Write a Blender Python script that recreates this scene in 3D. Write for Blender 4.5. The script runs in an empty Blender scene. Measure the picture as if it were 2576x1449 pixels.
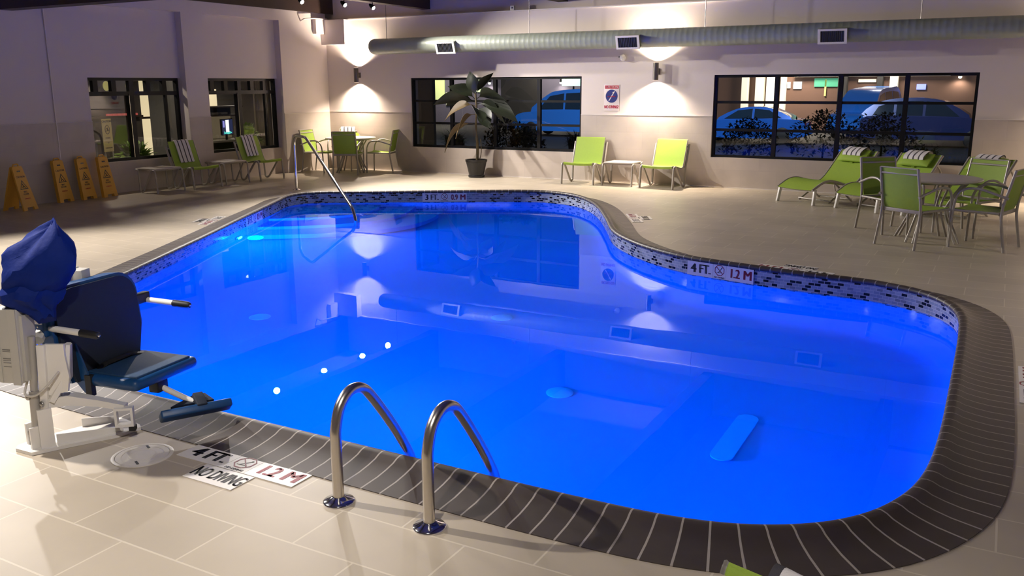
import bpy, bmesh, math, random
from mathutils import Vector, Matrix
random.seed(7)
S = bpy.context.scene
COL = S.collection
PI = math.pi

# ---------------------------------------------------------------- camera, world, exposure
cam = bpy.data.cameras.new('camera')
cam.sensor_fit = 'HORIZONTAL'
cam.sensor_width = 36.0
cam.lens = 36.0 * 2208.23 / 2576.0
cam.clip_start = 0.05
cam.clip_end = 300
camo = bpy.data.objects.new('camera', cam)
COL.objects.link(camo)
FW = Vector((-0.4736, 0.8516, -0.2245)).normalized()
RT = Vector((0.8740, 0.4859, 0.0))
RT = (RT - FW * RT.dot(FW)).normalized()
UP = RT.cross(FW)
ROLL = math.radians(-0.27)
RT, UP = RT * math.cos(ROLL) + UP * math.sin(ROLL), UP * math.cos(ROLL) - RT * math.sin(ROLL)
M = Matrix((RT, UP, -FW)).transposed().to_4x4()
M.translation = Vector((13.105, -15.324, 1.765))
camo.matrix_world = M
S.camera = camo

w = bpy.data.worlds.new('night')
S.world = w
w.use_nodes = True
w.node_tree.nodes['Background'].inputs[0].default_value = (0.10, 0.13, 0.22, 1)
w.node_tree.nodes['Background'].inputs[1].default_value = 0.25

S.view_settings.view_transform = 'Standard'
S.view_settings.look = 'None'
S.view_settings.exposure = 0.0
S.view_settings.gamma = 1.0
S.cycles.use_denoising = True
S.cycles.sample_clamp_indirect = 6.0
S.cycles.max_bounces = 10
S.cycles.transmission_bounces = 10

WARM = (1.0, 0.84, 0.68)
COOL = (1.0, 0.93, 0.86)
BLUE = (0.0, 0.115, 1.0)
WL = -0.105            # water level

def lamp(name, kind, loc, energy, color, parent=None, aim=None, size=0.05, spot=None, blend=0.5):
    L = bpy.data.lights.new(name, kind)
    L.energy = energy
    L.color = color
    if kind == 'AREA':
        L.size = size
    else:
        L.shadow_soft_size = size
    if kind == 'SPOT':
        L.spot_size = math.radians(spot)
        L.spot_blend = blend
    o = bpy.data.objects.new(name, L)
    COL.objects.link(o)
    o.location = loc
    if aim is not None:
        o.rotation_euler = Vector(aim).to_track_quat('-Z', 'Y').to_euler()
    if parent:
        o.parent = parent
    return o

# ---------------------------------------------------------------- materials
MATS = {}
def mat(name, col, rough=0.5, metal=0.0, var=0.06, scale=12.0, bump=0.0, bscale=80.0, spec=0.5, emit=None, estr=0.0, coat=0.0, sheen=0.0):
    if name in MATS:
        return MATS[name]
    m = bpy.data.materials.new(name)
    m.use_nodes = True
    nt = m.node_tree
    b = nt.nodes['Principled BSDF']
    b.inputs['Roughness'].default_value = rough
    b.inputs['Metallic'].default_value = metal
    b.inputs['Specular IOR Level'].default_value = spec
    b.inputs['Coat Weight'].default_value = coat
    b.inputs['Sheen Weight'].default_value = sheen
    tc = nt.nodes.new('ShaderNodeTexCoord')
    n = nt.nodes.new('ShaderNodeTexNoise')
    n.inputs['Scale'].default_value = scale
    n.inputs['Detail'].default_value = 5
    nt.links.new(tc.outputs['Object'], n.inputs['Vector'])
    mx = nt.nodes.new('ShaderNodeMix')
    mx.data_type = 'RGBA'
    lo = [max(0, c * (1 - var)) for c in col] + [1]
    hi = [min(1, c * (1 + var)) for c in col] + [1]
    mx.inputs['A'].default_value = lo
    mx.inputs['B'].default_value = hi
    nt.links.new(n.outputs['Fac'], mx.inputs['Factor'])
    nt.links.new(mx.outputs['Result'], b.inputs['Base Color'])
    if bump > 0:
        n2 = nt.nodes.new('ShaderNodeTexNoise')
        n2.inputs['Scale'].default_value = bscale
        n2.inputs['Detail'].default_value = 4
        nt.links.new(tc.outputs['Object'], n2.inputs['Vector'])
        bp = nt.nodes.new('ShaderNodeBump')
        bp.inputs['Strength'].default_value = bump
        bp.inputs['Distance'].default_value = 0.01
        nt.links.new(n2.outputs['Fac'], bp.inputs['Height'])
        nt.links.new(bp.outputs['Normal'], b.inputs['Normal'])
    if emit:
        b.inputs['Emission Color'].default_value = (*emit, 1)
        b.inputs['Emission Strength'].default_value = estr
    MATS[name] = m
    return m

def nodes_of(m):
    return m.node_tree, m.node_tree.nodes['Principled BSDF']

def tile_mat(name, col, grout, bw, rh, mortar, loc, rot=(0, 0, 0), rough=0.5, var=0.08, off=0.5, nscale=3.0, gbump=0.25):
    m = bpy.data.materials.new(name)
    m.use_nodes = True
    nt, b = nodes_of(m)
    tc = nt.nodes.new('ShaderNodeTexCoord')
    mp = nt.nodes.new('ShaderNodeMapping')
    mp.inputs['Location'].default_value = loc
    mp.inputs['Rotation'].default_value = rot
    nt.links.new(tc.outputs['Object'], mp.inputs['Vector'])
    br = nt.nodes.new('ShaderNodeTexBrick')
    br.offset = off
    br.inputs['Color1'].default_value = (*[c * (1 - var) for c in col], 1)
    br.inputs['Color2'].default_value = (*[min(1, c * (1 + var)) for c in col], 1)
    br.inputs['Mortar'].default_value = (*grout, 1)
    br.inputs['Scale'].default_value = 1.0
    br.inputs['Mortar Size'].default_value = mortar
    br.inputs['Mortar Smooth'].default_value = 0.1
    br.inputs['Bias'].default_value = 0.0
    br.inputs['Brick Width'].default_value = bw
    br.inputs['Row Height'].default_value = rh
    nt.links.new(mp.outputs['Vector'], br.inputs['Vector'])
    n = nt.nodes.new('ShaderNodeTexNoise')
    n.inputs['Scale'].default_value = nscale
    n.inputs['Detail'].default_value = 6
    nt.links.new(tc.outputs['Object'], n.inputs['Vector'])
    mr = nt.nodes.new('ShaderNodeMapRange')
    mr.inputs['To Min'].default_value = 0.80
    mr.inputs['To Max'].default_value = 1.18
    nt.links.new(n.outputs['Fac'], mr.inputs['Value'])
    mul = nt.nodes.new('ShaderNodeMix')
    mul.data_type = 'RGBA'
    mul.blend_type = 'MULTIPLY'
    mul.inputs['Factor'].default_value = 1.0
    nt.links.new(br.outputs['Color'], mul.inputs['A'])
    nt.links.new(mr.outputs['Result'], mul.inputs['B'])
    nt.links.new(mul.outputs['Result'], b.inputs['Base Color'])
    b.inputs['Roughness'].default_value = rough
    bp = nt.nodes.new('ShaderNodeBump')
    bp.inputs['Strength'].default_value = gbump
    bp.inputs['Distance'].default_value = 0.003
    bp.invert = True
    nt.links.new(br.outputs['Fac'], bp.inputs['Height'])
    nt.links.new(bp.outputs['Normal'], b.inputs['Normal'])
    MATS[name] = m
    return m

def glass_pane_mat():
    m = bpy.data.materials.new('window glass')
    m.use_nodes = True
    nt = m.node_tree
    nt.nodes.remove(nt.nodes['Principled BSDF'])
    out = nt.nodes['Material Output']
    tr = nt.nodes.new('ShaderNodeBsdfTransparent')
    tr.inputs[0].default_value = (0.86, 0.9, 0.9, 1)
    gl = nt.nodes.new('ShaderNodeBsdfGlossy')
    gl.inputs['Roughness'].default_value = 0.0
    fr = nt.nodes.new('ShaderNodeFresnel')
    fr.inputs['IOR'].default_value = 1.5
    n = nt.nodes.new('ShaderNodeTexNoise')
    n.inputs['Scale'].default_value = 1.3
    bp = nt.nodes.new('ShaderNodeBump')
    bp.inputs['Strength'].default_value = 0.02
    bp.inputs['Distance'].default_value = 0.02
    tc = nt.nodes.new('ShaderNodeTexCoord')
    nt.links.new(tc.outputs['Object'], n.inputs['Vector'])
    nt.links.new(n.outputs['Fac'], bp.inputs['Height'])
    nt.links.new(bp.outputs['Normal'], gl.inputs['Normal'])
    mu = nt.nodes.new('ShaderNodeMath')
    mu.operation = 'MULTIPLY'
    mu.inputs[1].default_value = 1.7
    nt.links.new(fr.outputs[0], mu.inputs[0])
    mx = nt.nodes.new('ShaderNodeMixShader')
    nt.links.new(mu.outputs[0], mx.inputs[0])
    nt.links.new(tr.outputs[0], mx.inputs[1])
    nt.links.new(gl.outputs[0], mx.inputs[2])
    nt.links.new(mx.outputs[0], out.inputs[0])
    return m

# ---------------------------------------------------------------- mesh builder
def cr(pts, k=6, closed=False):
    """Catmull-Rom through the points."""
    P = [Vector(p) for p in pts]
    n = len(P)
    out = []
    rng = range(n if closed else n - 1)
    for i in rng:
        p1, p2 = P[i], P[(i + 1) % n]
        p0 = P[(i - 1) % n] if (closed or i > 0) else p1 * 2 - p2
        p3 = P[(i + 2) % n] if (closed or i + 2 < n) else p2 * 2 - p1
        for j in range(k):
            t = j / k
            out.append(0.5 * ((2 * p1) + (p2 - p0) * t + (2 * p0 - 5 * p1 + 4 * p2 - p3) * t * t + (3 * p1 - p0 - 3 * p2 + p3) * t ** 3))
    if not closed:
        out.append(P[-1].copy())
    return out

def fillet(pts, r=0.05, k=5):
    """Round the inner corners of a polyline."""
    P = [Vector(p) for p in pts]
    out = [P[0]]
    for i in range(1, len(P) - 1):
        a, b, c = P[i - 1], P[i], P[i + 1]
        d1, d2 = (a - b), (c - b)
        rr = min(r, d1.length * 0.48, d2.length * 0.48)
        s, e = b + d1.normalized() * rr, b + d2.normalized() * rr
        for j in range(k + 1):
            t = j / k
            out.append(s * (1 - t) ** 2 + b * 2 * t * (1 - t) + e * t * t)
    out.append(P[-1])
    return out

class MB:
    def __init__(self):
        self.v = []
        self.f = []
        self.uv = None

    def add(self, vs, fs):
        o = len(self.v)
        self.v += [Vector(p) for p in vs]
        self.f += [tuple(i + o for i in f) for f in fs]
        return self

    def box(self, a, b, T=None, bev=0.0):
        x0, y0, z0 = a
        x1, y1, z1 = b
        if bev <= 0:
            vs = [(x0, y0, z0), (x1, y0, z0), (x1, y1, z0), (x0, y1, z0), (x0, y0, z1), (x1, y0, z1), (x1, y1, z1), (x0, y1, z1)]
            fs = [(0, 3, 2, 1), (4, 5, 6, 7), (0, 1, 5, 4), (1, 2, 6, 5), (2, 3, 7, 6), (3, 0, 4, 7)]
        else:
            bm = bmesh.new()
            bmesh.ops.create_cube(bm, size=1.0)
            for v in bm.verts:
                v.co = Vector(((x0 + x1) / 2 + v.co.x * (x1 - x0), (y0 + y1) / 2 + v.co.y * (y1 - y0), (z0 + z1) / 2 + v.co.z * (z1 - z0)))
            bmesh.ops.bevel(bm, geom=bm.edges[:], offset=bev, segments=3, affect='EDGES', profile=0.5)
            bm.verts.index_update()
            vs = [v.co.copy() for v in bm.verts]
            fs = [tuple(v.index for v in f.verts) for f in bm.faces]
            bm.free()
        if T is not None:
            vs = [T @ Vector(p) for p in vs]
        return self.add(vs, fs)

    def tube(self, pts, r, n=8, closed=False, flat=1.0):
        P = [Vector(p) for p in pts]
        m = len(P)
        R = r if isinstance(r, (list, tuple)) else [r] * m
        tang = []
        for i in range(m):
            a = P[i - 1] if (i > 0 or closed) else P[i]
            b = P[(i + 1) % m] if (i < m - 1 or closed) else P[i]
            d = b - a
            tang.append(d.normalized() if d.length > 1e-9 else Vector((0, 0, 1)))
        t = tang[0]
        u = t.cross(Vector((0, 0, 1)))
        if u.length < 1e-3:
            u = t.cross(Vector((0, 1, 0)))
        u.normalize()
        vs, fs = [], []
        for i in range(m):
            if i > 0:
                q = tang[i - 1].rotation_difference(tang[i])
                u = q @ u
                u = (u - tang[i] * u.dot(tang[i])).normalized()
            wv = tang[i].cross(u)
            for j in range(n):
                a = 2 * PI * (j + 0.5) / n
                vs.append(P[i] + (u * math.cos(a) + wv * math.sin(a) * flat) * R[i])
        for i in range(m - 1 if not closed else m):
            for j in range(n):
                k = (i + 1) % m
                fs.append((i * n + j, i * n + (j + 1) % n, k * n + (j + 1) % n, k * n + j))
        if not closed:
            fs.append(tuple(reversed(range(n))))
            fs.append(tuple((m - 1) * n + j for j in range(n)))
        return self.add(vs, fs)

    def lathe(self, prof, n=24, T=None, cap=True):
        vs, fs = [], []
        for r, z in prof:
            for j in range(n):
                a = 2 * PI * j / n
                vs.append(Vector((r * math.cos(a), r * math.sin(a), z)))
        for i in range(len(prof) - 1):
            for j in range(n):
                fs.append((i * n + j, i * n + (j + 1) % n, (i + 1) * n + (j + 1) % n, (i + 1) * n + j))
        if cap:
            fs.append(tuple(reversed(range(n))))
            fs.append(tuple((len(prof) - 1) * n + j for j in range(n)))
        if T is not None:
            vs = [T @ p for p in vs]
        return self.add(vs, fs)

    def shell(self, rows, th):
        """A closed sheet: grid of points, thickened along its normals by th."""
        a, b = len(rows), len(rows[0])
        G = [[Vector(p) for p in r] for r in rows]
        N = [[None] * b for _ in range(a)]
        for i in range(a):
            for j in range(b):
                du = G[min(i + 1, a - 1)][j] - G[max(i - 1, 0)][j]
                dv = G[i][min(j + 1, b - 1)] - G[i][max(j - 1, 0)]
                nn = du.cross(dv)
                N[i][j] = nn.normalized() if nn.length > 1e-12 else Vector((0, 0, 1))
        vs = [G[i][j] + N[i][j] * th / 2 for i in range(a) for j in range(b)] + [G[i][j] - N[i][j] * th / 2 for i in range(a) for j in range(b)]
        o = a * b
        fs = []
        ix = lambda i, j: i * b + j
        for i in range(a - 1):
            for j in range(b - 1):
                q = (ix(i, j), ix(i + 1, j), ix(i + 1, j + 1), ix(i, j + 1))
                fs.append(q)
                fs.append(tuple(o + k for k in reversed(q)))
        for j in range(b - 1):
            fs.append((ix(0, j), ix(0, j + 1), o + ix(0, j + 1), o + ix(0, j)))
            fs.append((ix(a - 1, j + 1), ix(a - 1, j), o + ix(a - 1, j), o + ix(a - 1, j + 1)))
        for i in range(a - 1):
            fs.append((ix(i + 1, 0), ix(i, 0), o + ix(i, 0), o + ix(i + 1, 0)))
            fs.append((ix(i, b - 1), ix(i + 1, b - 1), o + ix(i + 1, b - 1), o + ix(i, b - 1)))
        return self.add(vs, fs)

    def prism(self, poly, z0, z1, T=None):
        n = len(poly)
        vs = [Vector((p[0], p[1], z0)) for p in poly] + [Vector((p[0], p[1], z1)) for p in poly]
        if T is not None:
            vs = [T @ p for p in vs]
        fs = [tuple(reversed(range(n))), tuple(range(n, 2 * n))]
        fs += [(i, (i + 1) % n, n + (i + 1) % n, n + i) for i in range(n)]
        return self.add(vs, fs)

    def ball(self, c, r, sc=(1, 1, 1), n=14, T=None):
        prof = [(max(1e-4, math.sin(PI * i / n)), -math.cos(PI * i / n)) for i in range(n + 1)]
        X = Matrix.Translation(c) @ Matrix.Diagonal((r * sc[0], r * sc[1], r * sc[2], 1))
        if T is not None:
            X = T @ X
        return self.lathe(prof, n + 2, X)

    def xf(self, T):
        self.v = [T @ p for p in self.v]
        return self

    def build(self, name, m, parent=None, sharp=35, uv=None):
        me = bpy.data.meshes.new(name)
        me.from_pydata([tuple(p) for p in self.v], [], self.f)
        me.update()
        bm = bmesh.new()
        bm.from_mesh(me)
        if not uv:
            bmesh.ops.recalc_face_normals(bm, faces=bm.faces[:])
        if uv:
            L = bm.loops.layers.uv.new('UVMap')
            bm.verts.ensure_lookup_table()
            for fi, f in enumerate(bm.faces):
                for li, l in enumerate(f.loops):
                    l[L].uv = uv[fi][li]
        bm.to_mesh(me)
        bm.free()
        me.polygons.foreach_set('use_smooth', [True] * len(me.polygons))
        me.set_sharp_from_angle(angle=math.radians(sharp))
        me.materials.append(m)
        o = bpy.data.objects.new(name, me)
        COL.objects.link(o)
        if parent:
            o.parent = parent
        return o

def tag(o, label=None, cat=None, group=None, kind=None):
    if label:
        o['label'] = label
    if cat:
        o['category'] = cat
    if group:
        o['group'] = group
    if kind:
        o['kind'] = kind
    return o

def thing(name, label, cat, loc=(0, 0, 0), rz=0.0, group=None):
    o = bpy.data.objects.new(name, None)
    o.empty_display_size = 0.1
    COL.objects.link(o)
    o.location = loc
    o.rotation_euler = (0, 0, rz)
    return tag(o, label, cat, group)

def struct(name, mb, m, label=None, parent=None, sharp=35):
    o = mb.build(name, m, parent, sharp)
    if parent is None:
        o['kind'] = 'structure'
        if label:
            o['label'] = label
    return o

def copy_tree(src, loc, rz, label, group=None, parent=None):
    c = src.copy()
    COL.objects.link(c)
    if parent is None:
        c.location = loc
        c.rotation_euler = (0, 0, rz)
        c['label'] = label
        if group:
            c['group'] = group
    else:
        c.parent = parent
    for ch in KIDS.get(src.name, []):
        copy_tree(ch, None, None, None, None, c)
    return c

KIDS = {}
def index_kids():
    KIDS.clear()
    for o in S.objects:
        if o.parent:
            KIDS.setdefault(o.parent.name, []).append(o)

def text_mesh(s, size, depth=0.0015, bold=0.0, sx=1.0, align='CENTER'):
    cu = bpy.data.curves.new('txt', 'FONT')
    cu.body = s
    cu.size = size
    cu.align_x = align
    cu.align_y = 'CENTER'
    cu.extrude = depth
    cu.offset = bold
    cu.resolution_u = 3
    o = bpy.data.objects.new('txt', cu)
    COL.objects.link(o)
    dg = bpy.context.evaluated_depsgraph_get()
    dg.update()
    me = bpy.data.meshes.new_from_object(o.evaluated_get(dg))
    vs = [Vector((v.co.x * sx, v.co.y, v.co.z)) for v in me.vertices]
    fs = [tuple(p.vertices) for p in me.polygons]
    bpy.data.objects.remove(o)
    bpy.data.curves.remove(cu)
    bpy.data.meshes.remove(me)
    return vs, fs

def text(name, s, size, m, parent, T, bold=0.0, sx=1.0, depth=0.001, align='CENTER'):
    vs, fs = text_mesh(s, size, depth, 0.0, sx, align)
    mb = MB()
    for dx in ((-bold, bold) if bold > 0 else (0.0,)):      # heavier strokes
        mb.add([T @ (p + Vector((dx, 0, 0))) for p in vs], fs)
    return mb.build(name, m, parent, 30)

def Rz(a):
    return Matrix.Rotation(a, 4, 'Z')
def Rx(a):
    return Matrix.Rotation(a, 4, 'X')
def Ry(a):
    return Matrix.Rotation(a, 4, 'Y')
def Tr(x, y, z):
    return Matrix.Translation((x, y, z))

# ---------------------------------------------------------------- common materials
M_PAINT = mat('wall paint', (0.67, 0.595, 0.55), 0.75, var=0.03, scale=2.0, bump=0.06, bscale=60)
M_WTILE = tile_mat('wall tile', (0.51, 0.44, 0.385), (0.47, 0.40, 0.355), 0.61, 0.305, 0.003, (0.0, 0.007, 0), (PI / 2, 0, 0), 0.45, 0.03, nscale=2.5)
M_WTILE_L = tile_mat('wall tile side', (0.51, 0.44, 0.385), (0.47, 0.40, 0.355), 0.61, 0.305, 0.003, (0.1, 0.007, 0), (0, PI / 2, PI / 2), 0.45, 0.03, nscale=2.5)
M_CAP = mat('tile edge strip', (0.66, 0.60, 0.55), 0.4)
M_DECK = tile_mat('deck tile', (0.48, 0.41, 0.315), (0.62, 0.545, 0.43), 0.61, 0.3125, 0.0045, (0.18, 12.67, 0), rough=0.42, var=0.045, nscale=1.8)
M_BEAM = mat('dark stained beam', (0.030, 0.016, 0.012), 0.5, var=0.3, scale=6)
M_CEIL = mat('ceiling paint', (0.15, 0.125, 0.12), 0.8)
M_BLACK = mat('black aluminium', (0.006, 0.006, 0.007), 0.45, spec=0.25)
M_STEEL = mat('brushed steel', (0.62, 0.58, 0.53), 0.26, 1.0, var=0.05, scale=40)
M_CHROME = mat('chrome', (0.82, 0.82, 0.83), 0.1, 1.0, var=0.02)
M_FRAME = mat('taupe powder coat', (0.40, 0.365, 0.325), 0.38, 0.25, var=0.05)
M_SLING = mat('green sling mesh', (0.275, 0.40, 0.038), 0.6, var=0.07, scale=30, bump=0.25, bscale=400)
M_GREEN2 = mat('green pillow fabric', (0.27, 0.40, 0.03), 0.7, var=0.1, scale=25, bump=0.2, bscale=300)
M_TABLE = mat('table top laminate', (0.55, 0.49, 0.44), 0.35, var=0.04, scale=20)
M_WHITE = mat('white powder coat', (0.80, 0.77, 0.72), 0.35, var=0.03)
M_BLUEP = mat('blue moulded plastic', (0.006, 0.055, 0.17), 0.42, var=0.08)
M_NAVY = mat('navy mesh pad', (0.004, 0.010, 0.026), 0.75, var=0.2, scale=60, bump=0.3, bscale=500)
M_FABRIC = mat('blue cover cloth', (0.002, 0.016, 0.16), 0.7, spec=0.15, var=0.25, scale=8, bump=0.3, bscale=25)
M_BOXGREY = mat('grey battery case', (0.50, 0.48, 0.43), 0.45, var=0.03)
M_RUBBER = mat('black rubber', (0.010, 0.010, 0.011), 0.55)
M_PLATE = mat('white marker tile', (0.78, 0.74, 0.70), 0.35, var=0.03)
M_INK = mat('black lettering', (0.012, 0.012, 0.016), 0.45)
M_RED = mat('dark red lettering', (0.25, 0.012, 0.030), 0.45)
M_YELLOW = mat('yellow sign plastic', (0.72, 0.38, 0.045), 0.5, var=0.06, scale=6)
M_GLASS = glass_pane_mat()
M_DUCT = mat('grey green duct paint', (0.30, 0.33, 0.27), 0.42, 0.1, var=0.05, scale=3)

# waterline mosaic (uv in metres)
def mosaic_mat():
    m = bpy.data.materials.new('waterline mosaic')
    m.use_nodes = True
    nt, b = nodes_of(m)
    uv = nt.nodes.new('ShaderNodeUVMap')
    br = nt.nodes.new('ShaderNodeTexBrick')
    br.inputs['Color1'].default_value = (0, 0, 0, 1)
    br.inputs['Color2'].default_value = (1, 1, 1, 1)
    br.inputs['Mortar'].default_value = (0.5, 0.5, 0.5, 1)
    br.inputs['Scale'].default_value = 1.0
    br.inputs['Mortar Size'].default_value = 0.0022
    br.inputs['Brick Width'].default_value = 0.058
    br.inputs['Row Height'].default_value = 0.0245
    nt.links.new(uv.outputs[0], br.inputs['Vector'])
    rp = nt.nodes.new('ShaderNodeValToRGB')
    rp.color_ramp.interpolation = 'CONSTANT'
    e = rp.color_ramp.elements
    e[0].position = 0.0
    e[0].color = (0.008, 0.010, 0.020, 1)
    e[1].position = 0.25
    e[1].color = (0.20, 0.23, 0.27, 1)
    x = e.new(0.42)
    x.color = (0.33, 0.37, 0.42, 1)
    x = e.new(0.72)
    x.color = (0.25, 0.30, 0.37, 1)
    nt.links.new(br.outputs['Color'], rp.inputs['Fac'])
    mx = nt.nodes.new('ShaderNodeMix')
    mx.data_type = 'RGBA'
    mx.inputs['B'].default_value = (0.5, 0.5, 0.5, 1)
    nt.links.new(br.outputs['Fac'], mx.inputs['Factor'])
    nt.links.new(rp.outputs['Color'], mx.inputs['A'])
    nt.links.new(mx.outputs['Result'], b.inputs['Base Color'])
    b.inputs['Roughness'].default_value = 0.15
    return m

def coping_mat():
    """Dark brown coping bricks, one every 107 mm along the rim, with pale grout (u = metres along the rim)."""
    m = bpy.data.materials.new('coping brick')
    m.use_nodes = True
    nt, b = nodes_of(m)
    uv = nt.nodes.new('ShaderNodeUVMap')
    sp = nt.nodes.new('ShaderNodeSeparateXYZ')
    nt.links.new(uv.outputs[0], sp.inputs[0])
    def mth(op, a, bb=None):
        n = nt.nodes.new('ShaderNodeMath')
        n.operation = op
        for i, x in enumerate((a, bb)):
            if x is None:
                continue
            if isinstance(x, (int, float)):
                n.inputs[i].default_value = x
            else:
                nt.links.new(x, n.inputs[i])
        return n.outputs[0]
    k = mth('DIVIDE', sp.outputs['X'], 0.1067)
    fr = mth('FRACT', k)
    ed = mth('MINIMUM', fr, mth('SUBTRACT', 1.0, fr))
    gr = mth('LESS_THAN', ed, 0.040)
    outer = mth('LESS_THAN', sp.outputs['Y'], 0.009)
    gr = mth('MAXIMUM', gr, outer)
    fl = mth('FLOOR', k)
    wn = nt.nodes.new('ShaderNodeTexWhiteNoise')
    wn.noise_dimensions = '1D'
    nt.links.new(fl, wn.inputs['W'])
    tc = nt.nodes.new('ShaderNodeTexCoord')
    n = nt.nodes.new('ShaderNodeTexNoise')
    n.inputs['Scale'].default_value = 9
    n.inputs['Detail'].default_value = 6
    nt.links.new(tc.outputs['Object'], n.inputs['Vector'])
    v = mth('ADD', mth('MULTIPLY', wn.outputs[0], 0.4), mth('MULTIPLY', n.outputs['Fac'], 0.6))
    c1 = nt.nodes.new('ShaderNodeMix')
    c1.data_type = 'RGBA'
    c1.inputs['A'].default_value = (0.034, 0.024, 0.021, 1)
    c1.inputs['B'].default_value = (0.072, 0.055, 0.047, 1)
    nt.links.new(v, c1.inputs['Factor'])
    c2 = nt.nodes.new('ShaderNodeMix')
    c2.data_type = 'RGBA'
    c2.inputs['B'].default_value = (0.34, 0.30, 0.27, 1)
    nt.links.new(gr, c2.inputs['Factor'])
    nt.links.new(c1.outputs['Result'], c2.inputs['A'])
    nt.links.new(c2.outputs['Result'], b.inputs['Base Color'])
    b.inputs['Roughness'].default_value = 0.5
    bp = nt.nodes.new('ShaderNodeBump')
    bp.inputs['Strength'].default_value = 0.6
    bp.inputs['Distance'].default_value = 0.004
    bp.invert = True
    nt.links.new(gr, bp.inputs['Height'])
    nt.links.new(bp.outputs['Normal'], b.inputs['Normal'])
    return m

def water_mat():
    m = bpy.data.materials.new('pool water')
    m.use_nodes = True
    nt = m.node_tree
    nt.nodes.remove(nt.nodes['Principled BSDF'])
    g = nt.nodes.new('ShaderNodeBsdfRefraction')
    g.inputs['Roughness'].default_value = 0.0
    g.inputs['IOR'].default_value = 1.33
    g.inputs['Color'].default_value = (0.08, 0.80, 1.0, 1)
    gl = nt.nodes.new('ShaderNodeBsdfGlossy')
    gl.inputs['Roughness'].default_value = 0.0
    gl.inputs['Color'].default_value = (0.40, 0.53, 0.76, 1)
    fr = nt.nodes.new('ShaderNodeFresnel')
    fr.inputs['IOR'].default_value = 1.33
    mx = nt.nodes.new('ShaderNodeMixShader')
    nt.links.new(fr.outputs[0], mx.inputs[0])
    nt.links.new(g.outputs[0], mx.inputs[1])
    nt.links.new(gl.outputs[0], mx.inputs[2])
    tc = nt.nodes.new('ShaderNodeTexCoord')
    n = nt.nodes.new('ShaderNodeTexNoise')
    n.inputs['Scale'].default_value = 1.6
    n.inputs['Detail'].default_value = 2
    nt.links.new(tc.outputs['Object'], n.inputs['Vector'])
    bp = nt.nodes.new('ShaderNodeBump')
    bp.inputs['Strength'].default_value = 0.05
    bp.inputs['Distance'].default_value = 0.01
    nt.links.new(n.outputs['Fac'], bp.inputs['Height'])
    for s_ in (g, gl, fr):
        nt.links.new(bp.outputs['Normal'], s_.inputs['Normal'])
    nt.links.new(mx.outputs[0], nt.nodes['Material Output'].inputs[0])
    return m

# ---------------------------------------------------------------- pool outline (inner face of the wall), metres
OUT = [(8.6, -12.15, .045), (9.6, -12.15, .045), (10.8, -12.15, .045), (11.6, -12.15, .045), (12.1, -12.12, .045), (12.42, -12.02, .045),
       (12.68, -11.83, .045), (12.85, -11.56, .045), (12.95, -11.2, .045), (12.985, -10.6, .045), (12.985, -9.5, .045), (12.975, -8.5, .05),
       (12.94, -7.98, .06), (12.82, -7.64, .075), (12.61, -7.40, .085), (12.38, -7.27, .085), (12.16, -7.18, .085), (11.69, -7.12, .085),
       (11.14, -7.02, .085), (10.46, -6.84, .085), (9.92, -6.50, .08), (9.45, -6.06, .08), (9.08, -5.57, .08), (8.64, -4.73, .08),
       (8.11, -3.77, .08), (7.67, -3.14, .085), (7.21, -2.70, .09), (6.66, -2.52, .095), (6.15, -2.65, .095), (5.41, -3.06, .095),
       (4.77, -3.42, .095), (4.0, -3.85, .09), (3.42, -4.18, .09), (3.15, -4.46, .085), (3.17, -4.85, .08), (3.48, -5.43, .075),
       (4.1, -6.62, .06), (4.75, -7.82, .05), (5.18, -8.62, .05), (5.76, -9.74, .045), (6.25, -10.70, .045), (6.62, -11.36, .045),
       (6.98, -11.80, .045), (7.42, -12.04, .045), (7.95, -12.13, .045)]
def resample(P, step):
    n = len(P)
    L = [0.0]
    for i in range(n):
        L.append(L[-1] + (P[(i + 1) % n].xy - P[i].xy).length)
    tot = L[-1]
    m = int(round(tot / step))
    out = []
    j = 0
    for i in range(m):
        s = tot * i / m
        while L[j + 1] < s:
            j += 1
        t = (s - L[j]) / max(1e-9, L[j + 1] - L[j])
        out.append(P[j].lerp(P[(j + 1) % n], t))
    return out, tot / m
RIM, RSTEP = resample(cr(OUT, 10, True), 0.0533)
for _ in range(4):
    RIM = [(RIM[i - 1] + RIM[i] * 2 + RIM[(i + 1) % len(RIM)]) / 4 for i in range(len(RIM))]
NR = len(RIM)
area = sum(RIM[i].x * RIM[(i + 1) % NR].y - RIM[(i + 1) % NR].x * RIM[i].y for i in range(NR)) / 2
NRM = []
for i in range(NR):
    d = (RIM[(i + 1) % NR].xy - RIM[i - 1].xy).normalized()
    o = Vector((d.y, -d.x)) if area > 0 else Vector((-d.y, d.x))
    NRM.append(o)                                   # points away from the water
def rim(i, off, z):
    i %= NR
    p = RIM[i].xy + NRM[i] * off
    return Vector((p.x, p.y, z))
def rim_near(x, y):
    return min(range(NR), key=lambda i: (RIM[i].xy - Vector((x, y))).length)

def strip(name, prof, m, vs_of=None, parent=None, smooth=60):
    """Sweep a profile [(offset, z(lip))...] round the rim; uv = metres along, metres across."""
    k = len(prof)
    mb = MB()
    acc = [0.0]
    for a, b in zip(prof, prof[1:]):
        acc.append(acc[-1] + math.hypot(b[0] - a[0], b[1](0.06) - a[1](0.06)))
    pts = []
    for i in range(NR):
        for off, z in prof:
            pts.append(rim(i, off, z(RIM[i].z)))
    fs, uv = [], []
    for i in range(NR):
        j = (i + 1) % NR
        for q in range(k - 1):
            fs.append((i * k + q, i * k + q + 1, j * k + q + 1, j * k + q))
            u0, u1 = i * RSTEP, (i + 1) * RSTEP
            uv.append(((u0, acc[q]), (u0, acc[q + 1]), (u1, acc[q + 1]), (u1, acc[q])))
    mb.add(pts, fs)
    return mb.build(name, m, parent, smooth, uv)

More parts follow.
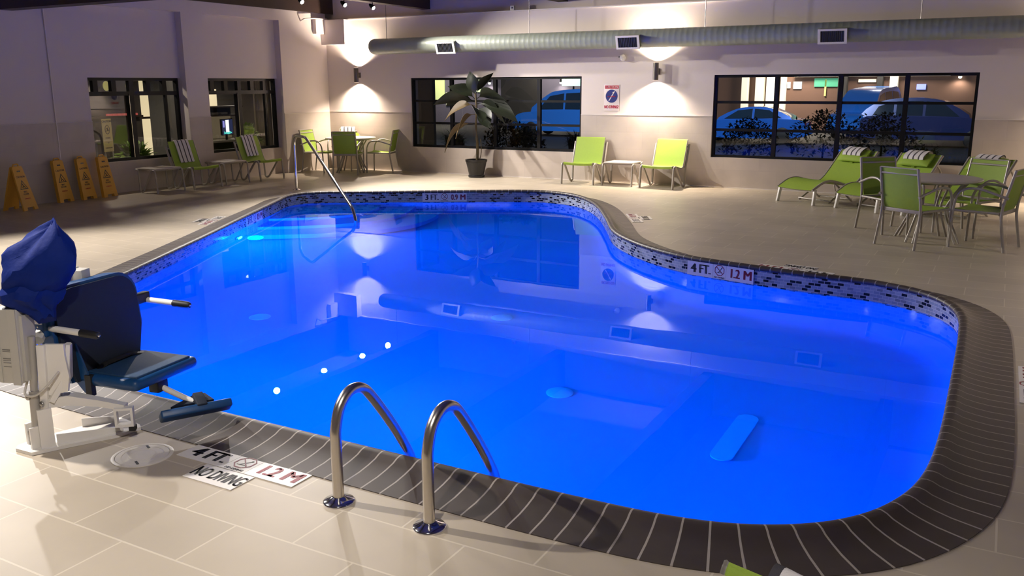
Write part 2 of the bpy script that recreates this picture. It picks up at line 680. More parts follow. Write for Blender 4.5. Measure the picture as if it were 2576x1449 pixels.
# deck: one slab with the pool cut out
def deck():
    bm = bmesh.new()
    outer = [bm.verts.new(p) for p in ((-0.4, -18, 0), (17.2, -18, 0), (17.2, 0.3, 0), (-0.4, 0.3, 0))]
    inner = [bm.verts.new(rim(i, 0.27, 0)) for i in range(0, NR, 2)]
    ed = [bm.edges.new((L[i], L[(i + 1) % len(L)])) for L in (outer, inner) for i in range(len(L))]
    bmesh.ops.triangle_fill(bm, use_beauty=True, use_dissolve=False, edges=ed)
    for f in bm.faces:
        if f.normal.z < 0:
            f.normal_flip()
    me = bpy.data.meshes.new('floor')
    bm.to_mesh(me)
    bm.free()
    me.materials.append(M_DECK)
    o = bpy.data.objects.new('floor', me)
    COL.objects.link(o)
    tag(o, 'beige tiled pool deck with staggered rectangular tiles', None, None, 'structure')
deck()

CW = 0.32
c = strip('pool_coping', [(CW, lambda l: -0.01), (CW, lambda l: 0.004), (CW * 0.62, lambda l: 0.008), (0.13, lambda l: 0.015 + (l - 0.04) * 0.35),
                          (0.075, lambda l: l * 0.62), (0.045, lambda l: l * 0.9), (0.02, lambda l: l), (-0.004, lambda l: l - 0.004),
                          (-0.018, lambda l: l - 0.016), (-0.020, lambda l: l - 0.032), (-0.012, lambda l: l - 0.044), (0.01, lambda l: l - 0.046)],
          coping_mat())
tag(c, 'dark brown brick coping with raised lip running round the pool', None, None, 'structure')
t = strip('pool_waterline_tile', [(0.004, lambda l: l - 0.04), (0.0, lambda l: l - 0.06), (0.0, lambda l: WL - 0.05)], mosaic_mat())
tag(t, 'band of grey and black mosaic tile above the water', None, None, 'structure')

M_PLASTER = mat('pool plaster', (0.16, 0.46, 0.68), 0.8, var=0.10, scale=1.2)
def basin():
    mb = MB()
    def fz(p):
        t = min(1, max(0, (-2.5 - p.y) / 9.6))
        return WL - 0.92 - 0.33 * t
    rings = []
    for off, k in ((0.006, 0.0), (0.004, 0.35), (0.0, 0.70), (-0.03, 0.90), (-0.10, 0.98), (-0.22, 1.0)):
        r = []
        for i in range(0, NR, 2):
            p = rim(i, off, 0)
            z0 = WL - 0.04
            p.z = z0 + (fz(p) - z0) * k
            r.append(p)
        rings.append(r)
    n = len(rings[0])
    vs = [p for r in rings for p in r]
    fs = []
    for a in range(len(rings) - 1):
        for i in range(n):
            j = (i + 1) % n
            fs.append((a * n + i, a * n + j, (a + 1) * n + j, (a + 1) * n + i))
    fs.append(tuple((len(rings) - 1) * n + i for i in range(n)))
    mb.add(vs, fs)
    o = mb.build('pool_basin', M_PLASTER, None, 50)
    # the n-gon floor becomes triangles so that the slope is clean
    bm = bmesh.new()
    bm.from_mesh(o.data)
    bmesh.ops.triangulate(bm, faces=[f for f in bm.faces if len(f.verts) > 4])
    bm.to_mesh(o.data)
    bm.free()
    tag(o, 'smooth plaster basin of the pool lit blue under water', None, None, 'structure')
basin()
def poolfloor(x, y):
    t = min(1, max(0, (-2.5 - y) / 9.6))
    return WL - 0.92 - 0.33 * t

def water():
    me = bpy.data.meshes.new('water')
    bm = bmesh.new()
    vs = [bm.verts.new(rim(i, 0.001, WL)) for i in range(0, NR, 2)]
    f = bm.faces.new(vs)
    f.normal_update()
    if f.normal.z < 0:
        f.normal_flip()
    bmesh.ops.triangulate(bm, faces=[f])
    bm.to_mesh(me)
    bm.free()
    me.materials.append(water_mat())
    o = bpy.data.objects.new('water', me)
    COL.objects.link(o)
    tag(o, 'still blue pool water reflecting the wall lamps and windows', None, None, 'structure')
water()

# entry steps in the far left corner
def steps():
    ci = rim_near(3.15, -4.5)
    M_STEP = M_PLASTER
    for k, (half, bulge, top) in enumerate(((26, 0.55, 0.24), (36, 0.75, 0.46), (45, 0.95, 0.68))):
        poly = [rim(ci + q, -0.004, 0).xy for q in range(-half, half + 1)]
        a, b = poly[-1], poly[0]
        mid = (a + b) / 2
        inward = -(NRM[ci])
        for q in range(1, 16):
            tt = q / 16
            p = a.lerp(b, tt) + inward * bulge * math.sin(PI * tt)
            poly.append(p)
        mb = MB()
        mb.prism(poly, WL - 0.97, WL - top)
        o = mb.build('pool_step', M_STEP, None, 30)
        tag(o, 'curved %s entry step under water in the far left pool corner' % ('top', 'middle', 'bottom')[k], None, None, 'structure')
steps()

# ---------------------------------------------------------------- room shell
TZ = 1.227
W1 = (2.20, 6.09, 0.53, 1.93)
W2 = (8.60, 12.67, 0.52, 1.93)
W3 = (-5.86, -3.91, 0.53, 1.93)
W4 = (-3.36, -1.44, 0.53, 1.93)

def back_wall():
    mb = MB()
    xs = [-0.4, W1[0], W1[1], W2[0], W2[1], 17.2]
    zs = [0.0, 0.525, 1.93, 3.16]
    for i in range(5):
        for j in range(3):
            if i in (1, 3) and j == 1:
                continue
            mb.box((xs[i], 0.0, zs[j]), (xs[i + 1], 0.26, zs[j + 1]))
    mb.box((-0.4, 0.20, 3.16), (17.2, 0.5, 4.1))
    wb = struct('wall_back', mb, M_PAINT, 'back wall with pale paint above tile, between the two long windows')
    mb = MB()
    for a, b, z0, z1 in ((-0.0, W1[0], 0, TZ), (W1[0], W1[1], 0, 0.525), (W1[1], W2[0], 0, TZ), (W2[0], W2[1], 0, 0.525), (W2[1], 17.2, 0, TZ)):
        mb.box((a, -0.014, z0), (b, 0.001, z1))
    struct('tile_panel', mb, M_WTILE, parent=wb)
    mb = MB()
    for a, b in ((0, W1[0]), (W1[1], W2[0]), (W2[1], 17.2)):
        mb.box((a, -0.018, TZ), (b, 0.001, TZ + 0.012))
    struct('tile_edge', mb, M_CAP, parent=wb)
    mb = MB()
    mb.box((-0.0, -0.03, 3.145), (17.2, 0.2, 3.165))
    struct('ledge', mb, M_CAP, parent=wb)
back_wall()

def left_wall():
    mb = MB()
    R1, R2 = (W3[0] - 0.02, W3[1] + 0.02), (W4[0] - 0.02, W4[1] + 0.02)
    for a, b in ((-18, R1[0]), (R1[1], R2[0]), (R2[1], 0.0)):
        mb.box((-0.35, a, 0), (0, b, 4.1))
    for (a, b), Wn in ((R1, W3), (R2, W4)):
        mb.box((-0.35, a, 3.08), (0, b, 4.1))
        mb.box((-0.35, a, 0), (-0.15, b, Wn[2]))
        mb.box((-0.35, a, Wn[3]), (-0.15, b, 3.08))
    wl = struct('wall_left', mb, M_PAINT, 'dim left wall with two recessed window bays')
    mb = MB()
    for a, b in ((-18, R1[0]), (R1[1], R2[0]), (R2[1], 0.0)):
        mb.box((-0.001, a, 0), (0.013, b, TZ))
    for (a, b), Wn in ((R1, W3), (R2, W4)):
        mb.box((-0.151, a, 0), (-0.137, b, Wn[2]))
    struct('tile_panel', mb, M_WTILE_L, parent=wl)
    mb = MB()
    for a, b in ((-18, R1[0]), (R1[1], R2[0]), (R2[1], 0.0)):
        mb.box((-0.001, a, TZ), (0.015, b, TZ + 0.008))
    struct('tile_edge', mb, M_CAP, parent=wl)
left_wall()

def other_shell():
    mb = MB()
    mb.box((17.2, -18.2, 0), (17.5, 0.5, 4.1))
    struct('wall_right', mb, M_PAINT, 'plain right wall beyond the frame')
    mb = MB()
    mb.box((-0.4, -18.3, 0), (17.5, -18.0, 4.1))
    struct('wall_front', mb, M_PAINT, 'plain wall behind the viewer')
    mb = MB()
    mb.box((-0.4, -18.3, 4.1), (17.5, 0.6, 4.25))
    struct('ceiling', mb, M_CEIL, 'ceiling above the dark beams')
    for i, x in enumerate((0.06, 2.60, 5.70, 8.80, 11.9, 15.0)):
        mb = MB()
        mb.box((x - 0.20 if i else 0.001, -18.0, 3.29), (x, 0.2, 4.1))
        struct('ceiling_beam', mb, M_BEAM, 'dark stained ceiling beam, %s counted from the left wall' % ('first', 'second', 'third', 'fourth', 'fifth', 'sixth')[i])
    mb = MB()
    mb.box((0.0, -7.25, 2.885), (17.2, -7.0, 3.30))
    struct('ceiling_cross_beam', mb, M_BEAM, 'dark cross beam at the top left of the room')
    mb = MB()
    mb.box((0.0, -0.16, 2.64), (0.64, 0.0, 3.15))
    mb.box((0.0, -0.42, 2.86), (0.10, -0.16, 3.15))
    struct('trim_1', mb, M_PAINT, 'boxed soffit in the corner under the ledge')
    mb = MB()
    mb.box((0.10, -0.032, 0), (17.2, -0.014, 0.012))
    struct('baseboard_back', mb, M_CAP, 'thin pale strip at the foot of the back wall')
other_shell()

def back_window(n, Wn, mull, zz, label):
    x0, x1, z0, z1 = Wn
    t = 0.045
    mb = MB()
    for a, b in (((x0, 0.03, z0), (x1, 0.11, z0 + t)), ((x0, 0.03, z1 - t), (x1, 0.11, z1)), ((x0, 0.03, z0 + t), (x0 + t, 0.11, z1 - t)), ((x1 - t, 0.03, z0 + t), (x1, 0.11, z1 - t))):
        mb.box(a, b)
    f = struct('window_%d' % n, mb, M_BLACK, label)
    for x in mull:
        mb = MB()
        mb.box((x - 0.035, 0.035, z0 + t), (x + 0.035, 0.105, z1 - t))
        mb.build('mullion', M_BLACK, f)
    for z in zz:
        mb = MB()
        mb.box((x0 + t, 0.045, z - 0.022), (x1 - t, 0.095, z + 0.022))
        mb.build('glazing_bar', M_BLACK, f)
    mb = MB()
    mb.add([(x0, 0.07, z0), (x1, 0.07, z0), (x1, 0.07, z1), (x0, 0.07, z1)], [(0, 1, 2, 3)])
    mb.build('pane', M_GLASS, f)
back_window(1, W1, (3.17, 4.19, 5.17), (1.02, 1.47), 'long black framed window behind the potted plant')
back_window(2, W2, (9.66, 10.68, 11.67), (1.0, 1.47), 'long black framed window behind the green loungers')

def left_window(n, Wn, label):
    y0, y1, z0, z1 = Wn
    t = 0.05
    X0, X1 = -0.27, -0.19
    mb = MB()
    for a, b in (((X0, y0, z0), (X1, y1, z0 + t)), ((X0, y0, z1 - t), (X1, y1, z1)), ((X0, y0, z0 + t), (X1, y0 + t, z1 - t)), ((X0, y1 - t, z0 + t), (X1, y1, z1 - t))):
        mb.box(a, b)
    f = struct('window_%d' % n, mb, M_BLACK, label)
    ym = (y0 + y1) / 2 - 0.06
    mb = MB()
    mb.box((X0, ym - 0.05, z0 + t), (X1 + 0.02, ym + 0.05, 1.66))
    mb.build('mullion', M_BLACK, f)
    mb = MB()
    mb.box((X0, y0 + t, 1.63), (X1 + 0.01, y1 - t, 1.70))
    mb.build('transom', M_BLACK, f)
    for k in range(5):
        y = y0 + (y1 - y0) * (k + 0.72) / 5.6
        mb = MB()
        mb.box((X0, y - 0.045, 1.70), (X1, y + 0.045, z1 - t))
        mb.build('glazing_bar', M_BLACK, f)
    for y in (y1 - 0.28,):
        mb = MB()
        mb.box((X0 + 0.01, y - 0.02, z0 + t), (X1 - 0.01, y + 0.02, 1.63))
        mb.build('glazing_bar', M_BLACK, f)
    mb = MB()
    mb.box((X1 + 0.02, ym - 0.055, z0 + t), (X1 + 0.028, ym - 0.045, 1.63))
    tag(mb.build('edge_strip', M_STEEL, f), 'bright metal edge strip')
    mb = MB()
    mb.add([(-0.23, y0, z0), (-0.23, y1, z0), (-0.23, y1, z1), (-0.23, y0, z1)], [(0, 1, 2, 3)])
    mb.build('pane', M_GLASS, f)
left_window(3, W3, 'black framed lobby window with the yellow notice behind it')
left_window(4, W4, 'black framed lobby window nearest the corner')

# ---------------------------------------------------------------- wall lamps, duct, ceiling spots
def sconce(x, label, power):
    t = thing('wall_sconce', label, 'wall lamp', (x, 0, 2.0), 0, 'up and down wall lamps')
    mb = MB()
    mb.lathe([(0.042, -0.155), (0.05, -0.15), (0.05, 0.15), (0.042, 0.155)], 20, Tr(0, -0.115, 0), cap=False)
    mb.lathe([(0.042, -0.155), (0.042, 0.155)], 20, Tr(0, -0.115, 0), cap=False)
    mb.build('shade', mat('sconce bronze', (0.16, 0.14, 0.12), 0.35, 0.6), t)
    mb = MB()
    mb.box((-0.04, -0.02, -0.055), (0.04, -0.003, 0.055), None, 0.006)
    mb.tube([(0, -0.01, 0), (0, -0.075, 0)], 0.016, 10)
    mb.build('wall_bracket', mat('sconce bronze', (0.16, 0.14, 0.12)), t)
    bm_ = mat('bulb glow', (1, 0.9, 0.75), 0.5, emit=(1.0, 0.86, 0.68), estr=25)
    for s in (-1, 1):
        mb = MB()
        mb.lathe([(0.001, 0.10 * s), (0.038, 0.10 * s), (0.038, 0.112 * s), (0.001, 0.125 * s)], 16, Tr(0, -0.115, 0))
        mb.build('bulb', bm_, t)
        lamp('sconce_light', 'SPOT', (0, -0.115, 0.170 * s), power, WARM, t, (0, 0.12, s), 0.03, 138, 0.95)
    return t
SC = 390
sconce(0.875, 'up and down wall lamp glowing left of the plant window', SC)
sconce(7.575, 'up and down wall lamp glowing between the two long windows', SC)
sconce(14.28, 'up and down wall lamp past the right edge lighting the wall', SC)

def duct():
    t = thing('air_duct', 'long round grey green spiral duct hung along the back wall', 'duct', (0, 0, 0))
    y, z, r = -0.50, 2.55, 0.155
    X = Ry(PI / 2)
    prof = []
    n = 150
    for i in range(n + 1):
        x = 1.72 + (17.1 - 1.72) * i / n
        prof.append((r, x - 0.01))
        prof.append((r + 0.0014, x))
        prof.append((r, x + 0.01))
    prof = [(0.02, 1.60), (r * 0.55, 1.605), (r * 0.85, 1.63), (r * 0.97, 1.67)] + prof
    mb = MB()
    mb.lathe(prof, 28, Tr(0, y, z) @ X)
    mb.build('duct_tube', M_DUCT, t, 40)
    for k, x in enumerate((3.54, 7.27, 10.62)):
        # a collar that leans down and out with a white framed register
        R_ = Tr(x, y, z) @ Rx(math.radians(18))
        mb = MB()
        mb.box((-0.20, -0.215, -0.10), (0.20, -0.08, 0.10), R_)
        col = mb.build('register_collar', M_DUCT, t)
        mb = MB()
        for a, b in (((-0.215, -0.235, -0.115), (0.215, -0.215, -0.085)), ((-0.215, -0.235, 0.085), (0.215, -0.215, 0.115)),
                     ((-0.215, -0.235, -0.085), (-0.175, -0.215, 0.085)), ((0.175, -0.235, -0.085), (0.215, -0.215, 0.085))):
            mb.box(a, b, R_)
        tag(mb.build('register_frame', M_WHITE, col), 'white register frame')
        mb = MB()
        mb.box((-0.175, -0.218, -0.085), (0.175, -0.2155, 0.085), R_)
        for q in range(12):
            xx = -0.165 + 0.03 * q
            mb.box((xx - 0.004, -0.230, -0.085), (xx + 0.004, -0.219, 0.085), R_)
        mb.build('register_grille', mat('dark grille', (0.05, 0.05, 0.055), 0.5), col)
    for x in (2.0, 5.25, 8.55, 11.82, 15.1):
        mb = MB()
        mb.tube([(x, y, z + r - 0.01), (x, y, 4.1)], 0.006, 6)
        mb.build('hanger_wire', mat('galvanised wire', (0.35, 0.32, 0.3), 0.4, 0.8), t)
duct()

def spot_head(x, y, z, aim, label, power, angle=100, bl=0.7, group='spotlights under the dark beam', parent_z=3.29):
    t = thing('track_spotlight', label, 'spotlight', (x, y, z), 0, group)
    A = Vector(aim).normalized()
    Q = A.to_track_quat('-Z', 'Y').to_matrix().to_4x4()
    mb = MB()
    mb.tube([(0, 0, 0.02), (0, 0, parent_z - z)], 0.008, 8)
    mb.build('stem', M_BLACK, t)
    mb = MB()
    mb.lathe([(0.018, 0.085), (0.030, 0.06), (0.042, 0.0), (0.046, -0.03), (0.040, -0.03), (0.036, -0.01)], 18, Q, cap=False)
    mb.build('lamp_head', M_BLACK, t)
    mb = MB()
    mb.ball((0, 0, -0.028), 0.034, (1, 1, 0.6), 10, Q)
    mb.build('lamp_bulb', mat('spot glow', (1, 0.95, 0.9), 0.5, emit=(1.0, 0.93, 0.84), estr=90), t)
    lamp('spot_light', 'SPOT', A * 0.075, power, COOL, t, A, 0.05, angle, bl)
    return t
spot_head(2.50, -4.72, 3.19, (0.72, -0.20, -0.58), 'fourth ceiling spotlight from the back wall, just above the picture', 800, 112)
spot_head(2.50, -3.51, 3.17, (0.75, 0.0, -0.58), 'third ceiling spotlight from the back wall, cut by the top edge', 750, 112)
spot_head(2.50, -2.39, 3.20, (0.78, 0.0, -0.58), 'second ceiling spotlight from the back wall', 750, 120)
spot_head(2.50, -1.57, 3.21, (0.78, 0.05, -0.62), 'ceiling spotlight nearest the back wall', 420, 112)
spot_head(7.40, -13.20, 3.17, (0.28, 0.05, -0.90), 'ceiling spotlight lighting the lift and the near deck', 680, 122, parent_z=4.1)
spot_head(2.50, -9.80, 3.17, (0.60, 0.02, -0.76), 'ceiling spotlight above the left pool edge', 1000, 90)
spot_head(11.80, -14.40, 3.17, (-0.62, 0.42, -0.66), 'added fill spotlight, out of view, above the near right deck', 260, 95)  # fill lamp added out of view to brighten the lift
spot_head(14.90, -8.0, 3.17, (-0.1, 0.25, -0.90), 'added fill spotlight, out of view, above the right deck', 90, 130)  # dim lamp added to raise the right deck
spot_head(13.40, -16.40, 3.17, (-0.42, 2.65, -2.44), 'added fill spotlight behind the viewer over the near lounge chair', 260, 26)  # narrow lamp added to brighten the chair at the bottom edge

# ---------------------------------------------------------------- under water lamps
def pool_lamp(x, y, depth, label, power, visible=True):
    i = rim_near(x, y)
    n = NRM[i]
    p = rim(i, -0.012, WL - depth)
    t = thing('pool_light', label, 'pool light', p, math.atan2(-n.y, -n.x), 'under water pool lights')
    X = Ry(PI / 2)
    mb = MB()
    mb.lathe([(0.115, -0.012), (0.118, 0.0), (0.10, 0.012), (0.085, 0.014)], 24, X)
    mb.build('light_ring', M_CHROME, t)
    mb = MB()
    mb.lathe([(0.088, 0.012), (0.07, 0.024), (0.03, 0.032), (0.001, 0.034)], 24, X)
    mb.build('lens', mat('pool lens', (0.7, 0.9, 1), 0.3, emit=(0.35, 0.75, 1.0), estr=14), t)
    lamp('pool_light_lamp', 'POINT', (0.22, 0, 0.0), power, BLUE, t, None, 0.10)
pool_lamp(4.32, -7.02, 0.48, 'round blue pool light in the left pool wall near the stair rail', 660)
pool_lamp(8.9, -12.1, 0.55, 'blue pool light in the near wall below the lift', 950)
pool_lamp(12.4, -12.0, 0.55, 'added unseen blue pool light in the near right corner of the pool', 28)  # hidden lamp added to light the right end of the basin

# ---------------------------------------------------------------- pool fittings
def inlet(x, y, label):
    z = poolfloor(x, y)
    mb = MB()
    mb.lathe([(0.105, 0.0), (0.105, 0.008), (0.09, 0.014), (0.03, 0.016), (0.001, 0.016)], 24)
    o = mb.build('floor_inlet', mat('white pvc', (0.9, 0.9, 0.9), 0.4), None)
    o.location = (x, y, z + 0.003)
    tag(o, label, 'pool inlet', 'round inlets in the pool floor')
inlet(6.95, -9.30, 'pale round inlet on the pool floor left of centre')
inlet(9.036, -8.207, 'pale round inlet on the pool floor at centre')
inlet(10.331, -9.594, 'pale round inlet on the pool floor nearest the grab rails')

def main_drain(a, b):
    d = (b - a)
    L = d.length
    rz = math.atan2(d.y, d.x)
    t = thing('main_drain', 'long pale drain cover with rounded ends on the pool floor', 'drain', (a + b) / 2, rz)
    r = 0.075
    poly = [(L / 2 - r + r * math.cos(q), r * math.sin(q)) for q in [PI * (k / 10 - 0.5) for k in range(11)]]
    poly += [(-L / 2 + r + r * math.cos(q), r * math.sin(q)) for q in [PI * (k / 10 + 0.5) for k in range(11)]]
    mb = MB()
    mb.prism(poly, 0.004, 0.02)
    mb.build('cover', mat('white pvc', (0.9, 0.9, 0.9)), t)
main_drain(Vector((11.722, -9.343, poolfloor(0, -9.343))), Vector((11.708, -10.099, poolfloor(0, -10.099))))

def skimmer_cover():
    t = thing('skimmer_lid', 'round pale skimmer lid set in the deck beside the near depth marker', 'lid', (9.555, -12.69, 0))
    mb = MB()
    mb.lathe([(0.145, 0.0), (0.145, 0.003), (0.140, 0.005), (0.128, 0.005), (0.127, 0.003)], 40, cap=False)
    mb.build('lid_ring', mat('lid plastic', (0.66, 0.61, 0.55), 0.45), t)
    mb = MB()
    mb.lathe([(0.001, 0.0045), (0.06, 0.0045), (0.061, 0.0055), (0.066, 0.0055), (0.067, 0.0045), (0.095, 0.0045), (0.096, 0.0055), (0.100, 0.0055), (0.101, 0.0045), (0.125, 0.004), (0.126, 0.001)], 40, cap=False)
    mb.build('lid_plate', mat('lid plastic', (0.66, 0.61, 0.55)), t)
    for a in (2.2, 5.35):
        mb = MB()
        mb.box((-0.022, -0.006, 0.0045), (0.022, 0.006, 0.0056), Rz(a) @ Tr(0.098, 0, 0) @ Rz(0.5))
        mb.build('finger_slot', M_INK, t)
skimmer_cover()

def ring_oct(mb, c, r, th, dz, z0=0.0):
    P = [(c[0] + r * math.cos(PI / 8 + k * PI / 4), c[1] + r * math.sin(PI / 8 + k * PI / 4)) for k in range(8)]
    Q = [(c[0] + (r - th) * math.cos(PI / 8 + k * PI / 4), c[1] + (r - th) * math.sin(PI / 8 + k * PI / 4)) for k in range(8)]
    for k in range(8):
        j = (k + 1) % 8
        mb.prism([P[k], P[j], Q[j], Q[k]], z0, z0 + dz)

def depth_marker(label, T, feet, metres, W=0.75, H=0.148, nodiving=False, group=None):
    """White tile plate; local x along the text, local y up the letters, local z out of the surface."""
    t = thing('depth_marker', label, 'depth marker', (0, 0, 0), 0, group)
    t.matrix_world = T
    I = Matrix.Identity(4)
    mb = MB()
    mb.box((-W / 2, -H / 2, 0), (-W * 0.10, H / 2, 0.003))
    mb.box((-W * 0.10 + 0.002, -H / 2, 0), (W * 0.10 - 0.002, H / 2, 0.003))
    mb.box((W * 0.10, -H / 2, 0), (W / 2, H / 2, 0.003))
    mb.build('plate', M_PLATE, t)
    z = 0.0032
    text('feet_lettering', feet[0], H * 0.90, M_INK, t, Tr(-W * 0.40, 0, z), 0.0065, 0.95)
    text('feet_lettering', feet[1], H * 0.90, M_INK, t, Tr(-W * 0.225, 0, z), 0.0065, 0.80)
    mb = MB()
    ring_oct(mb, (0, 0.016), H * 0.40, 0.0075, 0.001, z)
    for a in (0.75,):
        mb.box((-H * 0.36, -0.0035, z), (H * 0.36, 0.0035, z + 0.001), Tr(0, 0.016, 0) @ Rz(-a))
    mb.build('no_diving_ring', M_RED, t)
    mb = MB()
    mb.box((-H * 0.20, -0.003, z), (H * 0.22, 0.003, z + 0.0008), Tr(0.004, 0.014, 0) @ Rz(0.9))
    mb.ball((0.024, 0.042, z), 0.007, (1, 1, 0.2), 8)
    mb.box((-0.03, -0.002, z), (0.03, 0.002, z + 0.0008), Tr(0, -0.008, 0) @ Rz(0.08))
    mb.build('diver_symbol', M_INK, t)
    text('small_lettering', 'NO DIVING', 0.022, M_INK, t, Tr(0, -H * 0.40, z), 0.0006, 1.0)
    text('metre_lettering', metres[0], H * 0.90, M_RED, t, Tr(W * 0.225, 0, z), 0.0055, 0.72)
    text('metre_lettering', metres[1], H * 0.90, M_RED, t, Tr(W * 0.415, 0, z), 0.0055, 0.95)
    if nodiving:
        mb = MB()
        mb.box((-0.155, -0.150, 0), (0.155, -0.002, 0.003), Tr(nodiving[0], -H / 2 + nodiving[1], 0))
        mb.build('lower_plate', M_PLATE, t)
        text('lower_lettering', 'NO DIVING', H * 0.84, M_INK, t, Tr(nodiving[0], -H / 2 + nodiving[1] - 0.076, z), 0.0025, 0.47)
    return t
# on the deck
depth_marker('white 4 FT 1.2 M NO DIVING deck marker beside the near grab rails', Tr(10.075, -12.535, 0.001), ('4', 'FT.'), ('1.2', 'M'), nodiving=(0.0, -0.004))
def wall_frame(i, off, z):
    n = NRM[i % NR]
    zc = Vector((-n.x, -n.y, 0))
    up = Vector((0, 0, 1))
    x = up.cross(zc)
    m = Matrix((x, up, zc)).transposed().to_4x4()
    m.translation = rim(i, off, z)
    return m
def deck_frame(x, y, flip):
    """Marker lying on the deck just outside the coping, letters read from the deck side."""
    i = rim_near(x, y)
    n = Vector((NRM[i].x, NRM[i].y, 0))
    yv = n * -1 if flip else n
    zc = Vector((0, 0, 1))
    xv = yv.cross(zc)
    m = Matrix((xv, yv, zc)).transposed().to_4x4()
    m.translation = rim(i, CW + 0.10, 0.001)
    return m
depth_marker('white 3 FT 0.9 M deck marker behind the far pool edge', deck_frame(5.1, -3.25, True), ('3', 'FT.'), ('0.9', 'M'), nodiving=(0, -0.004))
depth_marker('worn white deck marker beside the inner bend of the coping', deck_frame(8.45, -4.35, True), ('3', 'FT.'), ('0.9', 'M'), nodiving=(0, -0.004))
depth_marker('white 4 FT 1.2 M deck marker in front of the green table set', deck_frame(11.35, -7.05, True), ('4', 'FT.'), ('1.2', 'M'), nodiving=(0, -0.004))
depth_marker('white deck marker cut by the right edge beside the coping', deck_frame(12.98, -9.45, True), ('4', 'FT.'), ('1.2', 'M'), nodiving=(0, -0.004))
depth_marker('faint deck marker beside the left pool edge', deck_frame(4.15, -6.8, True), ('3', 'FT.'), ('0.9', 'M'), nodiving=(0, -0.004))
# on the waterline tile
def wl_marker(x, y, label, feet, metres, W=0.73):
    i = rim_near(x, y)
    return depth_marker(label, wall_frame(i, -0.004, (RIM[i].z - 0.05 + WL) / 2 + 0.004), feet, metres, W, 0.142)
wl_marker(5.09, -3.23, 'white tile reading 3 FT 0.9 M at the waterline of the far pool end', ('3', 'FT.'), ('0.9', 'M'))
wl_marker(10.80, -6.94, 'white tile reading 4 FT 1.2 M at the waterline below the dark coping', ('4', 'FT.'), ('1.2', 'M'))
wl_marker(3.95, -6.33, 'shaded depth tile at the waterline of the left pool wall', ('3', 'FT.'), ('0.9', 'M'))

def grab_rail(x, label):
    t = thing('grab_rail', label, 'grab rail', (x, -12.615, 0), 0, 'stainless grab rails at the near pool edge')
    P = [(0, 0, 0.0), (0, 0, 0.26), (0, 0.005, 0.34), (0, 0.04, 0.43), (0, 0.11, 0.478), (0, 0.19, 0.465), (0, 0.26, 0.40), (0, 0.40, 0.22), (0, 0.50, 0.07), (0, 0.535, 0.0), (0, 0.545, -0.07), (0, 0.545, -0.55), (0, 0.50, -0.62), (0, 0.47, -0.62)]
    mb = MB()
    mb.tube(cr(P, 6), 0.0245, 16)
    mb.build('rail_tube', M_STEEL, t, 60)
    mb = MB()
    mb.lathe([(0.0, 0.0), (0.070, 0.0), (0.070, 0.006), (0.066, 0.011), (0.045, 0.016), (0.03, 0.026), (0.026, 0.028)], 28, cap=False)
    mb.build('floor_flange', M_CHROME, t, 40)
grab_rail(10.73, 'stainless steel grab rail nearer the depth marker')
grab_rail(11.205, 'stainless steel grab rail farther right at the near edge')

def stair_rail():
    t = thing('stair_handrail', 'chrome stair handrail sloping into the far left end of the pool', 'handrail', (2.33, -3.70, 0))
    a = Vector((2.33, -3.70, 0))
    e = Vector((5.10, -5.52, 0))
    d = (e - a).normalized()
    L = (e - a).length
    P = [(0, 0, 0), (0, 0, 0.84), (0.16, 0, 0.94), (0.78, 0, 0.955), (L - 0.12, 0, 0.05), (L, 0, -0.10), (L, 0, -0.80)]
    R_ = Rz(math.atan2(d.y, d.x))
    mb = MB()
    mb.tube([R_ @ Vector(p) for p in fillet(P, 0.12, 6)], 0.024, 14)
    mb.build('rail_tube', M_CHROME, t, 60)
    mb = MB()
    mb.lathe([(0.0, 0.0), (0.07, 0.0), (0.07, 0.006), (0.05, 0.015), (0.026, 0.026)], 24, cap=False)
    mb.build('floor_flange', M_CHROME, t, 40)
stair_rail()

# ---------------------------------------------------------------- furniture (local front = -y)
def face(dx, dy):
    return math.atan2(dx, -dy)

def make_lounge_chair(label):
    t = thing('lounge_chair', label, 'chair', (0, 0, 0), 0, 'low green lounge chairs')
    for s in (-1, 1):
        x = 0.315 * s
        P = [(x, -0.31, 0), (x, -0.275, 0.375), (x, -0.20, 0.385), (x, 0.10, 0.02), (x, 0.19, 0.02), (x, 0.21, 0.36), (x, 0.335, 0.74)]
        mb = MB()
        mb.tube(fillet(P, 0.055, 5), 0.020, 8, flat=1.0)
        mb.build('side_frame', M_FRAME, t, 60)
    for y, z in ((-0.255, 0.372), (0.20, 0.345), (0.325, 0.70)):
        mb = MB()
        mb.tube([(-0.31, y, z), (0.31, y, z)], 0.012, 8)
        mb.build('cross_bar', M_FRAME, t, 60)
    prof = cr([(-0.285, 0.355), (-0.28, 0.395), (-0.10, 0.372), (0.06, 0.345), (0.145, 0.352), (0.185, 0.42), (0.25, 0.60), (0.315, 0.80), (0.325, 0.815), (0.335, 0.80)], 4)
    rows = []
    for k in range(9):
        u = -1 + 2 * k / 8
        rows.append([(0.285 * u, p[0], p[1] - 0.012 * (1 - u * u) * (1 if p[1] < 0.5 else 0)) for p in [(q.x, q.y) for q in [Vector((a.x, a.y)) for a in [Vector((v[0], v[1], 0)) for v in prof]]]])
    mb = MB()
    mb.shell(rows, 0.008)
    mb.build('sling', M_SLING, t, 60)
    for s in (-1, 1):
        mb = MB()
        mb.tube([(0.287 * s, v[0], v[1]) for v in prof], 0.007, 6)
        tag(mb.build('sling_edge', mat('sling edge taupe', (0.16, 0.145, 0.13), 0.5), t, 60), 'dark taupe sling edge')
    return t

def cr2(P, k):
    return [(v.x, v.y) for v in cr([(a, b, 0) for a, b in P], k)]

